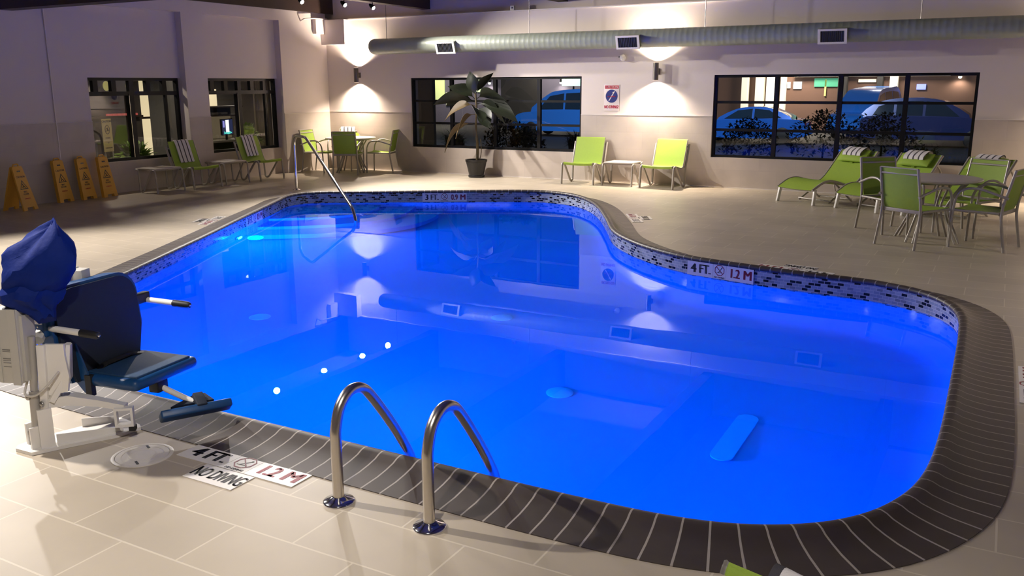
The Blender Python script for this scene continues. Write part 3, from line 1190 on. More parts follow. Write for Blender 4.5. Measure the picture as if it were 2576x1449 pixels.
def make_side_table(label):
    t = thing('side_table', label, 'table', (0, 0, 0), 0, 'low side tables')
    mb = MB()
    mb.box((-0.27, -0.24, 0.395), (0.27, 0.24, 0.420), None, 0.010)
    mb.build('tabletop', M_TABLE, t)
    for s in (-1, 1):
        x = 0.285 * s
        P = [(x, -0.275, 0), (x, -0.245, 0.385), (x, -0.16, 0.395), (x, 0.08, 0.02), (x, 0.155, 0.02), (x, 0.175, 0.39), (x, 0.24, 0.395)]
        mb = MB()
        mb.tube(fillet(P, 0.05, 5), 0.016, 8)
        mb.build('side_frame', M_FRAME, t, 60)
    for y in (-0.2, 0.19):
        mb = MB()
        mb.tube([(-0.28, y, 0.385), (0.28, y, 0.385)], 0.012, 8)
        mb.build('cross_bar', M_FRAME, t, 60)
    return t

CH = cr2([(-0.80, 0.225), (-0.72, 0.265), (-0.58, 0.325), (-0.42, 0.345), (-0.24, 0.315), (-0.02, 0.255), (0.14, 0.265), (0.27, 0.35), (0.42, 0.50), (0.56, 0.65), (0.64, 0.735)], 4)
def make_chaise(label):
    t = thing('chaise_lounge', label, 'sun lounger', (0, 0, 0), 0, 'green chaise lounges below the right window')
    for s in (-1, 1):
        mb = MB()
        mb.tube([(0.335 * s, y, z) for y, z in CH], 0.019, 8)
        mb.build('side_rail', M_FRAME, t, 60)
    rows = []
    for k in range(9):
        u = -1 + 2 * k / 8
        rows.append([(0.32 * u, y, z + 0.006 - 0.010 * (1 - u * u)) for y, z in CH])
    mb = MB()
    mb.shell(rows, 0.008)
    mb.build('sling', M_SLING, t, 60)
    mb = MB()
    for s in (-1, 1):
        mb.box((-0.016, -0.026, 0), (0.016, 0.026, 0.235), Tr(0.345 * s, -0.775, 0) @ Rx(math.radians(-10)) @ Ry(math.radians(-3 * s)), 0.004)
    mb.box((-0.34, -0.75, 0.195), (0.34, -0.725, 0.215))
    tag(mb.build('front_leg_frame', M_WHITE, t), 'pale front leg frame')
    for s in (-1, 1):
        x = 0.31 * s
        mb = MB()
        mb.tube([(x, -0.30, 0.32), (x, 0.14, 0.0)], 0.015, 8)
        mb.tube([(x * 0.93, 0.12, 0.255), (x * 0.93, -0.36, 0.0)], 0.015, 8)
        mb.build('cross_leg', M_FRAME, t, 60)
        mb = MB()
        mb.tube(fillet([(x * 1.08, 0.52, 0.61), (x * 1.08, 0.64, 0.50), (x * 1.08, 0.50, 0.20), (x * 1.08, 0.56, 0.0)], 0.05, 4), 0.014, 8)
        mb.build('rear_leg', M_FRAME, t, 60)
    for y, z, q in ((0.13, 0.03, 0.31), (-0.34, 0.03, 0.31), (0.62, 0.71, 0.335)):
        mb = MB()
        mb.tube([(-q, y, z), (q, y, z)], 0.012, 8)
        mb.build('cross_bar', M_FRAME, t, 60)
    mb = MB()
    a = math.radians(44)
    T = Tr(0, 0.515, 0.66) @ Rx(a)
    rows = []
    for k in range(11):
        u = -1 + 2 * k / 10
        q = max(0.25, (1 - abs(u) ** 5))
        rows.append([T @ Vector((0.25 * u, 0.125 * math.cos(b), 0.012 + 0.055 * math.sin(b) * q)) for b in [2 * PI * j / 16 for j in range(16)]])
    vs = [p for r in rows for p in r]
    fs = []
    for i in range(10):
        for j in range(16):
            fs.append((i * 16 + j, i * 16 + (j + 1) % 16, (i + 1) * 16 + (j + 1) % 16, (i + 1) * 16 + j))
    fs.append(tuple(range(15, -1, -1)))
    fs.append(tuple(160 + j for j in range(16)))
    mb.add(vs, fs)
    pil = mb.build('head_pillow', M_GREEN2, t, 60)
    mb = MB()
    mb.box((-0.025, -0.12, -0.03), (0.025, 0.16, -0.022), T)
    mb.build('pillow_strap', M_SLING, pil)
    return t

def make_armchair(label):
    t = thing('armchair', label, 'chair', (0, 0, 0), 0, 'green armchairs at the round tables')
    for s in (-1, 1):
        mb = MB()
        mb.tube(fillet([(0.255 * s, 0.31, 0), (0.245 * s, 0.235, 0.42), (0.235 * s, 0.335, 0.875)], 0.12, 5), 0.0155, 8)
        mb.build('rear_leg', M_FRAME, t, 60)
        mb = MB()
        P = [(0.262 * s, -0.25, 0), (0.268 * s, -0.235, 0.44), (0.275 * s, -0.20, 0.59), (0.28 * s, -0.12, 0.655), (0.28 * s, 0.02, 0.66), (0.265 * s, 0.18, 0.615), (0.25 * s, 0.30, 0.575)]
        mb.tube(cr(P, 5), 0.0145, 8)
        mb.build('arm_and_front_leg', M_FRAME, t, 60)
    mb = MB()
    mb.box((-0.245, 0.215, 0.385), (0.245, 0.240, 0.425), None, 0.004)
    mb.tube([(-0.265, -0.232, 0.415), (0.265, -0.232, 0.415)], 0.014, 8)
    for s in (-1, 1):
        mb.tube([(0.262 * s, -0.232, 0.415), (0.246 * s, 0.225, 0.41)], 0.014, 8)
    mb.build('seat_frame', M_FRAME, t, 50)
    sp = cr2([(-0.245, 0.405), (-0.24, 0.432), (-0.05, 0.418), (0.10, 0.405), (0.20, 0.412)], 4)
    mb = MB()
    mb.shell([[(0.245 * u, y, z - 0.012 * (1 - u * u)) for y, z in sp] for u in [-1 + k / 4 for k in range(9)]], 0.007)
    mb.build('seat', M_SLING, t, 60)
    bp = cr2([(0.222, 0.43), (0.245, 0.50), (0.285, 0.68), (0.322, 0.84), (0.330, 0.872)], 4)
    mb = MB()
    mb.shell([[(0.228 * u, y + 0.014 * (1 - u * u), z) for y, z in bp] for u in [-1 + k / 4 for k in range(9)]], 0.007)
    mb.build('backrest', M_SLING, t, 60)
    for y, z, r in ((0.322, 0.815, 0.013), (0.335, 0.875, 0.009)):
        mb = MB()
        mb.tube([(-0.235, y, z), (0.235, y, z)], r, 8)
        mb.build('back_rail', M_FRAME, t, 60)
    return t

def make_round_table(label):
    t = thing('round_table', label, 'table', (0, 0, 0), 0, 'round patio tables')
    mb = MB()
    mb.lathe([(0.0, 0.694), (0.50, 0.694), (0.522, 0.700), (0.530, 0.711), (0.522, 0.722), (0.50, 0.726), (0.0, 0.727)], 48, cap=False)
    mb.build('tabletop', M_TABLE, t, 30)
    for k in range(4):
        a = PI / 4 + k * PI / 2
        mb = MB()
        for da in (-0.12, 0.12):
            ca, sa = math.cos(a + da), math.sin(a + da)
            P = [(0.40 * ca, 0.40 * sa, 0.69), (0.33 * ca, 0.33 * sa, 0.60), (0.22 * ca, 0.22 * sa, 0.42), (0.215 * ca, 0.215 * sa, 0.32), (0.29 * ca, 0.29 * sa, 0.15), (0.365 * ca, 0.365 * sa, 0.0)]
            mb.tube(cr(P, 5), 0.014, 8)
        mb.build('leg', M_FRAME, t, 60)
    mb = MB()
    mb.tube([(0.215 * math.cos(2 * PI * j / 28), 0.215 * math.sin(2 * PI * j / 28), 0.37) for j in range(28)], 0.012, 8, True)
    mb.tube([(0.39 * math.cos(2 * PI * j / 28), 0.39 * math.sin(2 * PI * j / 28), 0.683) for j in range(28)], 0.012, 8, True)
    mb.build('leg_ring', M_FRAME, t, 60)
    return t

def towel_mat():
    m = bpy.data.materials.new('striped towel')
    m.use_nodes = True
    nt, b = nodes_of(m)
    tc = nt.nodes.new('ShaderNodeTexCoord')
    sp = nt.nodes.new('ShaderNodeSeparateXYZ')
    nt.links.new(tc.outputs['Object'], sp.inputs[0])
    a = nt.nodes.new('ShaderNodeMath')
    a.operation = 'MULTIPLY_ADD'
    a.inputs[1].default_value = 1 / 0.088
    a.inputs[2].default_value = 50.5
    nt.links.new(sp.outputs['X'], a.inputs[0])
    f = nt.nodes.new('ShaderNodeMath')
    f.operation = 'FRACT'
    nt.links.new(a.outputs[0], f.inputs[0])
    c = nt.nodes.new('ShaderNodeMath')
    c.operation = 'COMPARE'
    c.inputs[1].default_value = 0.5
    c.inputs[2].default_value = 0.13
    nt.links.new(f.outputs[0], c.inputs[0])
    mx = nt.nodes.new('ShaderNodeMix')
    mx.data_type = 'RGBA'
    mx.inputs['A'].default_value = (0.72, 0.68, 0.68, 1)
    mx.inputs['B'].default_value = (0.055, 0.05, 0.06, 1)
    nt.links.new(c.outputs[0], mx.inputs['Factor'])
    nt.links.new(mx.outputs['Result'], b.inputs['Base Color'])
    b.inputs['Roughness'].default_value = 0.9
    n = nt.nodes.new('ShaderNodeTexNoise')
    n.inputs['Scale'].default_value = 180
    nt.links.new(tc.outputs['Object'], n.inputs['Vector'])
    bp = nt.nodes.new('ShaderNodeBump')
    bp.inputs['Strength'].default_value = 0.5
    bp.inputs['Distance'].default_value = 0.004
    nt.links.new(n.outputs['Fac'], bp.inputs['Height'])
    nt.links.new(bp.outputs['Normal'], b.inputs['Normal'])
    return m
M_TOWEL = towel_mat()

def towel(prof, width, T, label, taper=0.0):
    P = cr2(prof, 5)
    rows = []
    for k in range(13):
        u = -1 + 2 * k / 12
        rows.append([(width / 2 * u * (1 - taper * i / len(P)), y, z + 0.003 * math.sin(7 * u + i * 0.4)) for i, (y, z) in enumerate(P)])
    mb = MB()
    mb.shell(rows, 0.016)
    o = mb.build('towel', M_TOWEL, None, 70)
    o.matrix_world = T
    tag(o, label, 'towel', 'striped pool towels')
    return o

def place(o, x, y, rz, z=0):
    o.location = (x, y, z)
    o.rotation_euler = (0, 0, rz)

# --- two lounge chairs and a side table by the back wall
LC = make_lounge_chair('green lounge chair under the no diving sign, left of the side table')
place(LC, 6.34, -0.40, 0.02)
ST = make_side_table('low side table between the two green lounge chairs at the back wall')
place(ST, 7.09, -0.36, 0.0)
A0 = make_armchair('green armchair with its back to the pool at the table in front of the loungers')
place(A0, 12.31, -4.63, face(0.53, 0.85))
CL = make_chaise('green chaise lounge with towel, leftmost below the right window')
RT0 = make_round_table('round patio table with pale top in front of the loungers')
place(RT0, 12.42, -4.19, 0.35)
index_kids()
copy_tree(LC, (7.88, -0.38, 0), -0.10, 'green lounge chair right of the side table at the back wall', 'low green lounge chairs')
GA = 'green armchairs at the round tables'
copy_tree(A0, (11.96, -3.70, 0), face(0.66, -0.75), 'green armchair left of the round table, beside the loungers', GA)
copy_tree(A0, (12.99, -4.40, 0), face(-0.95, 0.29), 'green armchair cut by the right edge at the round table', GA)
copy_tree(A0, (12.80, -3.52, 0), face(-0.53, -0.85), 'green armchair behind the round table, facing the pool', GA)
# --- three chaise lounges
LA = face(-0.50, -0.866)
spots = [((10.79, -0.92), 'green chaise lounge with towel, leftmost below the right window'),
         ((11.72, -1.34), 'green chaise lounge with towel, middle of the three'),
         ((12.66, -1.78), 'green chaise lounge with towel, rightmost, behind the round table')]
tw_labels = ('striped towel on the head pillow of the leftmost chaise lounge', 'striped towel on the head pillow of the middle chaise lounge', 'striped towel on the head pillow of the rightmost chaise lounge')
for k, ((x, y), lb) in enumerate(spots):
    if k == 0:
        place(CL, x, y, LA)
    else:
        copy_tree(CL, (x, y, 0), LA, lb, 'green chaise lounges below the right window')
    towel([(0.44, 0.675), (0.45, 0.715), (0.50, 0.755), (0.57, 0.785), (0.64, 0.785), (0.675, 0.755)], 0.33, Tr(x, y, 0) @ Rz(LA), tw_labels[k])
# --- corner table set
copy_tree(RT0, (1.06, -0.62, 0), 0.5, 'round patio table with pale top in the far left corner', 'round patio tables')
copy_tree(A0, (1.27, -0.98, 0), face(-0.44, 0.90), 'green armchair with its back to the pool at the corner table', GA)
copy_tree(A0, (0.40, -0.84, 0), face(0.97, 0.12), 'green armchair against the left wall at the corner table', GA)
copy_tree(A0, (1.64, -0.34, 0), face(-0.93, -0.36), 'green armchair right of the corner table beside the window edge', GA)
BC = (0.66, -0.36)
copy_tree(A0, (BC[0], BC[1], 0), face(0.25, -0.97), 'green armchair with a towel on its back in the far left corner', GA)
towel([(0.262, 0.52), (0.285, 0.66), (0.312, 0.80), (0.325, 0.892), (0.345, 0.896), (0.352, 0.86), (0.345, 0.76)], 0.33, Tr(BC[0], BC[1], 0) @ Rz(face(0.25, -0.97)) @ Tr(-0.04, 0, 0), 'striped towel over the back of the corner armchair')
# --- along the left wall
GL = 'low green lounge chairs'
copy_tree(LC, (0.42, -4.22, 0), PI / 2, 'green lounge chair with towel under the yellow notice window', GL)
copy_tree(LC, (0.42, -2.62, 0), PI / 2, 'green lounge chair with towel under the lobby window nearest the corner', GL)
copy_tree(ST, (0.36, -4.95, 0), PI / 2, 'low side table beside the yellow floor signs', 'low side tables')
copy_tree(ST, (0.36, -3.42, 0), PI / 2, 'low side table between the two lounge chairs at the left wall', 'low side tables')
TWL = [(0.168, 0.45), (0.215, 0.58), (0.268, 0.74), (0.305, 0.826), (0.328, 0.832), (0.345, 0.80), (0.315, 0.70)]
towel(TWL, 0.30, Tr(0.42, -4.22, 0) @ Rz(PI / 2), 'striped towel on the lounge chair under the yellow notice window')
towel(TWL, 0.30, Tr(0.42, -2.62, 0) @ Rz(PI / 2), 'striped towel on the lounge chair nearest the corner window')

# --- lounge chair at the photographer's feet, only its top corner in view
FX, FY, FR = 13.065, -13.475, face(0.27, 0.96)
copy_tree(LC, (FX, FY, 0), FR, 'green lounge chair poking in at the bottom edge of the picture', GL)
towel(TWL, 0.37, Tr(FX, FY, 0) @ Rz(FR) @ Tr(0.0, 0, 0.012), 'striped towel at the bottom edge of the picture')

# ---------------------------------------------------------------- potted plant
def plant():
    t = thing('potted_plant', 'tall drooping large leaved plant in a black pot before the window', 'plant', (4.0, -0.38, 0))
    mb = MB()
    mb.lathe([(0.0, 0.0), (0.155, 0.0), (0.165, 0.02), (0.160, 0.045), (0.150, 0.05), (0.150, 0.06), (0.205, 0.30), (0.215, 0.305), (0.218, 0.35), (0.200, 0.352), (0.195, 0.31), (0.0, 0.30)], 28, cap=False)
    mb.build('pot', mat('black plastic pot', (0.010, 0.009, 0.010), 0.3), t, 40)
    mb = MB()
    mb.lathe([(0.0, 0.318), (0.10, 0.322), (0.197, 0.312)], 20, cap=False)
    mb.build('soil', mat('potting soil', (0.02, 0.014, 0.01), 0.95, var=0.4, scale=60, bump=0.6, bscale=90), t)
    mb = MB()
    mb.tube(cr([(0.02, 0, 0.30), (0.03, 0, 0.6), (-0.01, 0.02, 1.0), (0.02, 0.0, 1.35), (0.0, 0, 1.62)], 5), [0.028] * 8 + [0.020] * 13, 8)
    mb.tube(cr([(0.05, 0.02, 0.30), (0.10, 0.03, 0.50), (0.09, 0.02, 0.75)], 4), 0.008, 6)
    mb.build('trunk', mat('plant stem', (0.10, 0.075, 0.035), 0.7, var=0.3, scale=20), t, 60)
    ml = mat('dull leaf', (0.009, 0.013, 0.005), 0.45, var=0.3, scale=5)
    mbz = mat('withered leaf', (0.085, 0.055, 0.018), 0.6, var=0.35, scale=6)
    # start, direction at the base, length, width, droop, material
    L = [((0, 0, 1.45), (-0.95, -0.05, 0.45), 1.00, 0.21, 1.1, ml), ((0, 0, 1.38), (-0.8, -0.4, 0.35), 0.75, 0.22, 1.9, mbz), ((0, 0, 1.5), (0.85, -0.1, 0.55), 0.85, 0.23, 1.4, ml),
         ((0, 0, 1.55), (-0.15, -0.1, 1.0), 0.50, 0.17, 0.3, ml), ((0, 0, 1.4), (0.8, 0.0, 0.2), 1.05, 0.25, 1.3, ml), ((0, 0, 1.3), (0.45, -0.5, 0.3), 0.70, 0.21, 1.7, ml),
         ((0, 0, 1.22), (-0.30, -0.45, 0.05), 0.70, 0.17, 2.6, mbz), ((0, 0, 1.02), (-0.60, -0.15, 0.2), 0.98, 0.14, 2.7, mbz), ((0, 0, 1.6), (0.4, 0.2, 0.9), 0.55, 0.18, 0.9, ml), ((0, 0, 1.45), (-0.6, 0.15, 0.3), 0.9, 0.22, 1.2, ml),
         ((0, 0, 1.42), (0.65, 0.15, 0.1), 0.8, 0.24, 1.8, ml), ((0, 0, 1.50), (-0.5, -0.3, 0.75), 0.62, 0.22, 1.2, ml), ((0, 0, 1.35), (0.55, -0.2, -0.1), 0.6, 0.22, 1.5, ml)]
    tw = [0.9, -0.7, -0.9, 1.2, 0.8, -0.6, 1.0, 0.8, -0.5, 1.1, -1.0, -0.9, 0.7]
    for s, d, ln, wd, dr, m in L:
        D = Vector(d).normalized()
        side = D.cross(Vector((0, 0, 1))).normalized()
        p = Vector(s)
        rows = []
        n = 14
        side = (Matrix.Rotation(tw.pop(0), 3, D) @ side).normalized()
        for i in range(n + 1):
            u = i / n
            wl = 0.006 if u < 0.18 else wd * 0.78 * math.sin(PI * min(1, ((u - 0.18) / 0.82)) ** 0.8) + 0.004
            up = side.cross(D).normalized()
            rows.append([p + side * wl * q + up * (-0.25 * wl * (1 - q * q) + 0.006 * math.sin(9 * u + 3 * q)) for q in (-1, -0.5, 0, 0.5, 1)])
            p = p + D * (ln / n)
            D = (D + Vector((0, 0, -1)) * dr / n).normalized()
        mb = MB()
        mb.shell(rows, 0.003)
        mb.build('leaf', m, t, 70)
plant()

# ---------------------------------------------------------------- yellow floor signs
def floor_sign(x, y, rz, lean, label, spread=0.0):
    t = thing('wet_floor_sign', label, 'floor sign', (x, y, 0), rz, 'yellow wet floor signs by the left wall')
    sides = [0] if spread == 0 else [0, 1]
    def panel(T, nm, writing):
        H = 0.66
        P = [(-0.155, 0), (-0.075, 0), (-0.07, 0.045), (0.07, 0.045), (0.075, 0), (0.155, 0), (0.105, H - 0.02), (0.09, H), (-0.09, H), (-0.105, H - 0.02)]
        mb = MB()
        mb.prism(P, -0.012, 0.012, T @ Rx(PI / 2))
        p = mb.build(nm, M_YELLOW, t)
        if writing:
            F_ = T @ Rx(PI / 2)
            z = 0.0125
            text('lettering', 'CAUTION', 0.040, M_INK, p, F_ @ Tr(0, 0.50, z), 0.001, 1.0)
            mb = MB()
            R3 = [(0, 0.455), (-0.085, 0.315), (0.085, 0.315)]
            r3 = [(0, 0.432), (-0.066, 0.327), (0.066, 0.327)]
            for k in range(3):
                j = (k + 1) % 3
                mb.prism([R3[k], R3[j], r3[j], r3[k]], z, z + 0.001, F_)
            mb.tube([F_ @ Vector(q) for q in ((-0.03, 0.335, z), (0.0, 0.365, z), (-0.012, 0.395, z))], 0.006, 6)
            mb.tube([F_ @ Vector(q) for q in ((0.0, 0.365, z), (0.035, 0.338, z))], 0.006, 6)
            mb.ball((-0.02, 0.408, z), 0.009, (1, 1, 0.3), 8, F_)
            mb.build('warning_triangle', M_INK, p)
            text('lettering', 'WET', 0.034, M_INK, p, F_ @ Tr(0, 0.275, z), 0.001, 1.0)
            text('lettering', 'FLOOR', 0.034, M_INK, p, F_ @ Tr(0, 0.24, z), 0.001, 1.0)
            text('lettering', 'CUIDADO', 0.026, mat('sign red', (0.4, 0.03, 0.01), 0.5), p, F_ @ Tr(0, 0.175, z), 0.001, 1.0)
            mb = MB()
            mb.box((-0.035, 0.575, z), (0.035, 0.595, z + 0.001), F_)
            mb.build('emblem', M_INK, p)
    if spread == 0:
        panel(Rx(-lean), 'front_panel', True)
        panel(Tr(0, 0.032, 0.004) @ Rx(-lean * 0.96), 'rear_panel', False)
    else:
        panel(Tr(0, -spread, 0) @ Rx(-lean), 'front_panel', True)
        panel(Tr(0, spread, 0) @ Rx(lean) @ Rz(PI), 'rear_panel', True)
    mb = MB()
    if spread == 0:
        mb.tube([(-0.06, 0.01 + 0.66 * math.sin(lean), 0.66), (-0.04, 0.01 + 0.66 * math.sin(lean), 0.685), (0.04, 0.01 + 0.66 * math.sin(lean), 0.685), (0.06, 0.01 + 0.66 * math.sin(lean), 0.66)], 0.010, 8)
    else:
        mb.tube([(-0.06, 0, 0.645), (-0.04, 0, 0.672), (0.04, 0, 0.672), (0.06, 0, 0.645)], 0.012, 8)
    mb.build('handle', M_YELLOW, t)
FR_ = PI / 2
floor_sign(0.20, -6.62, FR_ + 0.25, 0.16, 'yellow wet floor sign leaning at the left wall, farthest from the side table')
floor_sign(0.20, -6.21, FR_ + 0.25, 0.16, 'yellow wet floor sign leaning at the left wall, middle of the three')
floor_sign(0.22, -5.84, FR_ + 0.20, 0.16, 'yellow wet floor sign leaning under the window, beside the side table')
floor_sign(0.42, -7.52, FR_ + 0.35, 0.24, 'yellow wet floor sign standing open, cut by the left edge', 0.165)

# ---------------------------------------------------------------- pool lift
def pool_lift():
    B = Vector((9.02, -12.86, 0))
    t = thing('pool_lift', 'white pool lift with blue seat, hooded in blue cloth at the near pool corner', 'pool lift', B)
    Wd = lambda x, y, z: Vector((x, y, z)) - B
    # base plate with raised flanges
    base = [(8.93, -12.93), (8.96, -12.96), (9.08, -12.955), (9.13, -12.84), (9.255, -12.60), (9.27, -12.47), (9.235, -12.45), (9.06, -12.43), (9.0, -12.55), (8.93, -12.80)]
    mb = MB()
    mb.prism([(x - B.x, y - B.y) for x, y in base], 0.001, 0.018)
    bp = mb.build('base_plate', M_WHITE, t)
    mb = MB()
    def wall(a, b, h0, h1, th=0.008, z=0.017):
        a, b = Vector((*a, 0)) - B, Vector((*b, 0)) - B
        n = (b - a).cross(Vector((0, 0, 1))).normalized() * th / 2
        vs = [a + n, b + n, b - n, a - n]
        mb.add([Vector((p.x, p.y, z)) for p in vs] + [Vector((p.x, p.y, z + h)) for p, h in zip(vs, (h0, h1, h1, h0))],
               [(0, 3, 2, 1), (4, 5, 6, 7), (0, 1, 5, 4), (1, 2, 6, 5), (2, 3, 7, 6), (3, 0, 4, 7)])
    wall((9.10, -12.83), (9.235, -12.55), 0.055, 0.025)
    wall((9.00, -12.62), (9.09, -12.47), 0.05, 0.03)
    wall((8.965, -12.90), (8.965, -12.80), 0.11, 0.11, 0.012)
    wall((9.045, -12.93), (9.06, -12.82), 0.11, 0.11, 0.012)
    wall((9.075, -12.90), (9.10, -12.84), 0.20, 0.20, 0.012)
    mb.build('base_flange', M_WHITE, bp)
    # lower arm and square end piece
    mb = MB()
    A = [Wd(9.03, -12.82, 0.23), Wd(9.10, -12.74, 0.235), Wd(9.20, -12.64, 0.20), Wd(9.315, -12.58, 0.175)]
    mb.tube(A, [0.055, 0.060, 0.040, 0.034], 4, flat=0.6)
    mb.tube([Wd(9.06, -12.80, 0.24), Wd(9.11, -12.74, 0.36), Wd(9.12, -12.72, 0.52)], [0.05, 0.055, 0.035], 6, flat=0.5)
    mb.build('lower_arm', M_WHITE, t, 40)
    E_ = Wd(9.325, -12.60, 0.13)
    R_ = Tr(*E_) @ Rz(math.radians(40))
    mb = MB()
    for a, b in (((-0.045, -0.02, -0.05), (0.045, 0.02, -0.038)), ((-0.045, -0.02, 0.038), (0.045, 0.02, 0.05)), ((-0.045, -0.02, -0.038), (-0.033, 0.02, 0.038)), ((0.033, -0.02, -0.038), (0.045, 0.02, 0.038))):
        mb.box(a, b, R_)
    sq = mb.build('square_tube_end', M_WHITE, t)
    mb = MB()
    mb.box((0.018, -0.016, -0.075), (0.05, 0.022, -0.050), R_)
    mb.build('rubber_stop', M_RUBBER, sq)
    # mast, actuator
    mb = MB()
    mb.tube([Wd(9.005, -12.865, 0.06), Wd(9.015, -12.86, 0.30)], 0.026, 14)
    mb.tube([Wd(9.015, -12.86, 0.30), Wd(9.03, -12.85, 0.58)], 0.019, 12)
    mb.build('actuator', mat('actuator grey', (0.42, 0.40, 0.37), 0.4, 0.3), t, 50)
    mb = MB()
    mb.box((-0.020, -0.014, 0.0), (0.020, 0.014, 0.335), Tr(*Wd(9.052, -12.838, 0.20)) @ Rz(0.5) @ Ry(math.radians(3)), 0.004)
    mb.build('mast', M_WHITE, t, 50)
    mb = MB()
    poly = [(-0.05, 0.0), (0.045, 0.02), (0.06, 0.10), (0.05, 0.20), (0.05, 0.265), (-0.045, 0.265), (-0.05, 0.15)]
    mb.prism(poly, -0.008, 0.008, Tr(*Wd(9.11, -12.79, 0.27)) @ Rz(math.radians(29)) @ Rx(PI / 2))
    mb.build('mast_plate', M_WHITE, t)
    for p in ((9.00, -12.89, 0.27), (9.06, -12.86, 0.235), (9.0, -12.90, 0.085)):
        mb = MB()
        mb.ball(Wd(*p), 0.016, (1, 0.6, 1), 8)
        mb.build('pivot_bolt', mat('bolt steel', (0.35, 0.34, 0.33), 0.35, 0.9), t)
    mb = MB()
    mb.tube(cr([Wd(8.99, -12.87, 0.36), Wd(9.0, -12.9, 0.29), Wd(9.05, -12.88, 0.285), Wd(9.10, -12.85, 0.33), Wd(9.14, -12.80, 0.40)], 5), 0.006, 6)
    mb.build('cable', mat('cable white', (0.6, 0.57, 0.52), 0.5), t, 60)
    # battery case
    G = Tr(*Wd(8.965, -12.89, 0.545)) @ Rz(math.radians(24)) @ Ry(math.radians(2))
    mb = MB()
    mb.box((-0.062, -0.055, -0.19), (0.052, 0.055, 0.185), G, 0.006)
    bx = mb.build('battery_case', M_BOXGREY, t)
    mb = MB()
    mb.box((-0.060, -0.060, -0.185), (-0.045, -0.055, 0.18), G)
    mb.box((0.010, -0.062, -0.195), (0.050, -0.053, 0.187), G)
    mb.box((0.050, -0.035, -0.18), (0.066, 0.06, 0.15), G)
    mb.build('case_rib', M_BOXGREY, bx)
    mb = MB()
    for k, z in enumerate((-0.02, -0.028, -0.065, -0.073, -0.085, -0.105)):
        mb.box((-0.035, -0.0565, z), (0.004, -0.0552, z + (0.004 if k in (0, 2) else 0.002)), G)
    mb.build('case_print', mat('grey print', (0.16, 0.15, 0.14), 0.6), bx)
    # seat frame axes
    th = 0.146
    O = Vector((9.012, -12.404, 0)) - B
    Q = Matrix.Translation(O) @ Rz(th)          # local x forward, y to the far side
    mb = MB()
    mb.box((-0.04, -0.235, 0.262), (0.37, 0.235, 0.325), Q, 0.028)
    seat = mb.build('seat', M_BLUEP, t, 50)
    mb = MB()
    mb.box((0.03, -0.20, 0.318), (0.345, 0.20, 0.334), Q, 0.008)
    tag(mb.build('seat_pad', mat('seat pad', (0.010, 0.045, 0.11), 0.6, var=0.15, scale=50, bump=0.25, bscale=400), seat), 'darker seat pad')
    # backrest: rounded slab leaning back
    def slab(w0, w1, h, r, th0, th1, T):
        P = []
        for cx, cz, a0 in ((w1 / 2 - r, h - r, 0), (-w1 / 2 + r, h - r, PI / 2)):
            for k in range(9):
                a = a0 + k * PI / 16
                P.append((cx + r * math.cos(a), cz + r * math.sin(a)))
        P += [(-w1 / 2, h * 0.4), (-w0 / 2, 0), (w0 / 2, 0), (w1 / 2, h * 0.4)]
        m2 = MB()
        m2.prism(P, th0, th1, T)
        return m2
    TB = Q @ Tr(-0.005, -0.04, 0.285) @ Ry(math.radians(-5)) @ Rz(PI / 2) @ Rx(PI / 2)
    mb = slab(0.47, 0.59, 0.50, 0.13, -0.085, 0.0, TB)
    bk = mb.build('backrest', M_BLUEP, t, 40)
    mb = slab(0.43, 0.54, 0.485, 0.12, 0.0, 0.018, TB)
    tag(mb.build('backrest_pad', M_NAVY, bk), 'near black mesh back pad')
    mb = MB()
    mb.prism([(-0.085, 0.20), (0.0, 0.20), (0.06, 0.045), (0.075, -0.055), (0.03, -0.06), (-0.085, 0.06)], -0.235, -0.225, Q @ Tr(0, 0, 0.285) @ Rx(PI / 2) @ Matrix.Diagonal((1, 1, -1, 1)))
    mb.build('seat_side_panel', M_BLUEP, seat)
    mb = MB()
    mb.tube([Q @ Vector(p) for p in ((0.06, -0.225, 0.30), (0.045, -0.10, 0.345), (0.04, 0.08, 0.348), (0.06, 0.225, 0.31))], 0.020, 8, flat=0.5)
    mb.box((0.045, -0.243, 0.215), (0.085, -0.215, 0.325), Q)
    mb.build('lap_belt', M_RUBBER, t, 50)
    # armrests
    for s in (-1, 1):
        y = 0.325 * s
        mb = MB()
        mb.tube([Q @ Vector((-0.06, y, 0.588)), Q @ Vector((0.155, y, 0.583))], 0.0165, 12)
        ar = mb.build('armrest', M_WHITE, t, 50)
        mb = MB()
        mb.tube([Q @ Vector((0.15, y, 0.583)), Q @ Vector((0.25, y, 0.580)), Q @ Vector((0.262, y, 0.580))], [0.020, 0.020, 0.014], 12)
        mb.build('grip', M_RUBBER, ar, 50)
        mb = MB()
        mb.ball(Q @ Vector((0.262, y, 0.580)), 0.008, (1, 1, 1), 8)
        mb.build('grip_bolt', M_CHROME, ar)
        mb = MB()
        if s < 0:
            mb.box((-0.135, y - 0.035, 0.545), (-0.05, y + 0.08, 0.650), Q, 0.012)
            br = mb.build('arm_bracket', M_BLUEP, t)
            mb = MB()
            mb.box((-0.128, y - 0.040, 0.615), (-0.062, y - 0.035, 0.648), Q, 0.0015)
            tag(mb.build('bracket_plate', M_WHITE, br), 'small white plate')
            mb = MB()
            for xx in (-0.120, -0.095, -0.070):
                mb.ball(Q @ Vector((xx, y - 0.040, 0.63)), 0.004, (1, 1, 1), 6)
            mb.ball(Q @ Vector((-0.095, y - 0.036, 0.60)), 0.006, (1, 0.4, 1), 6)
            mb.build('plate_screw', M_STEEL, br)
        else:
            mb.box((-0.075, y - 0.09, 0.575), (-0.03, y + 0.02, 0.635), Q, 0.008)
            mb.build('arm_bracket', M_RUBBER, t)
    # foot rest
    mb = MB()
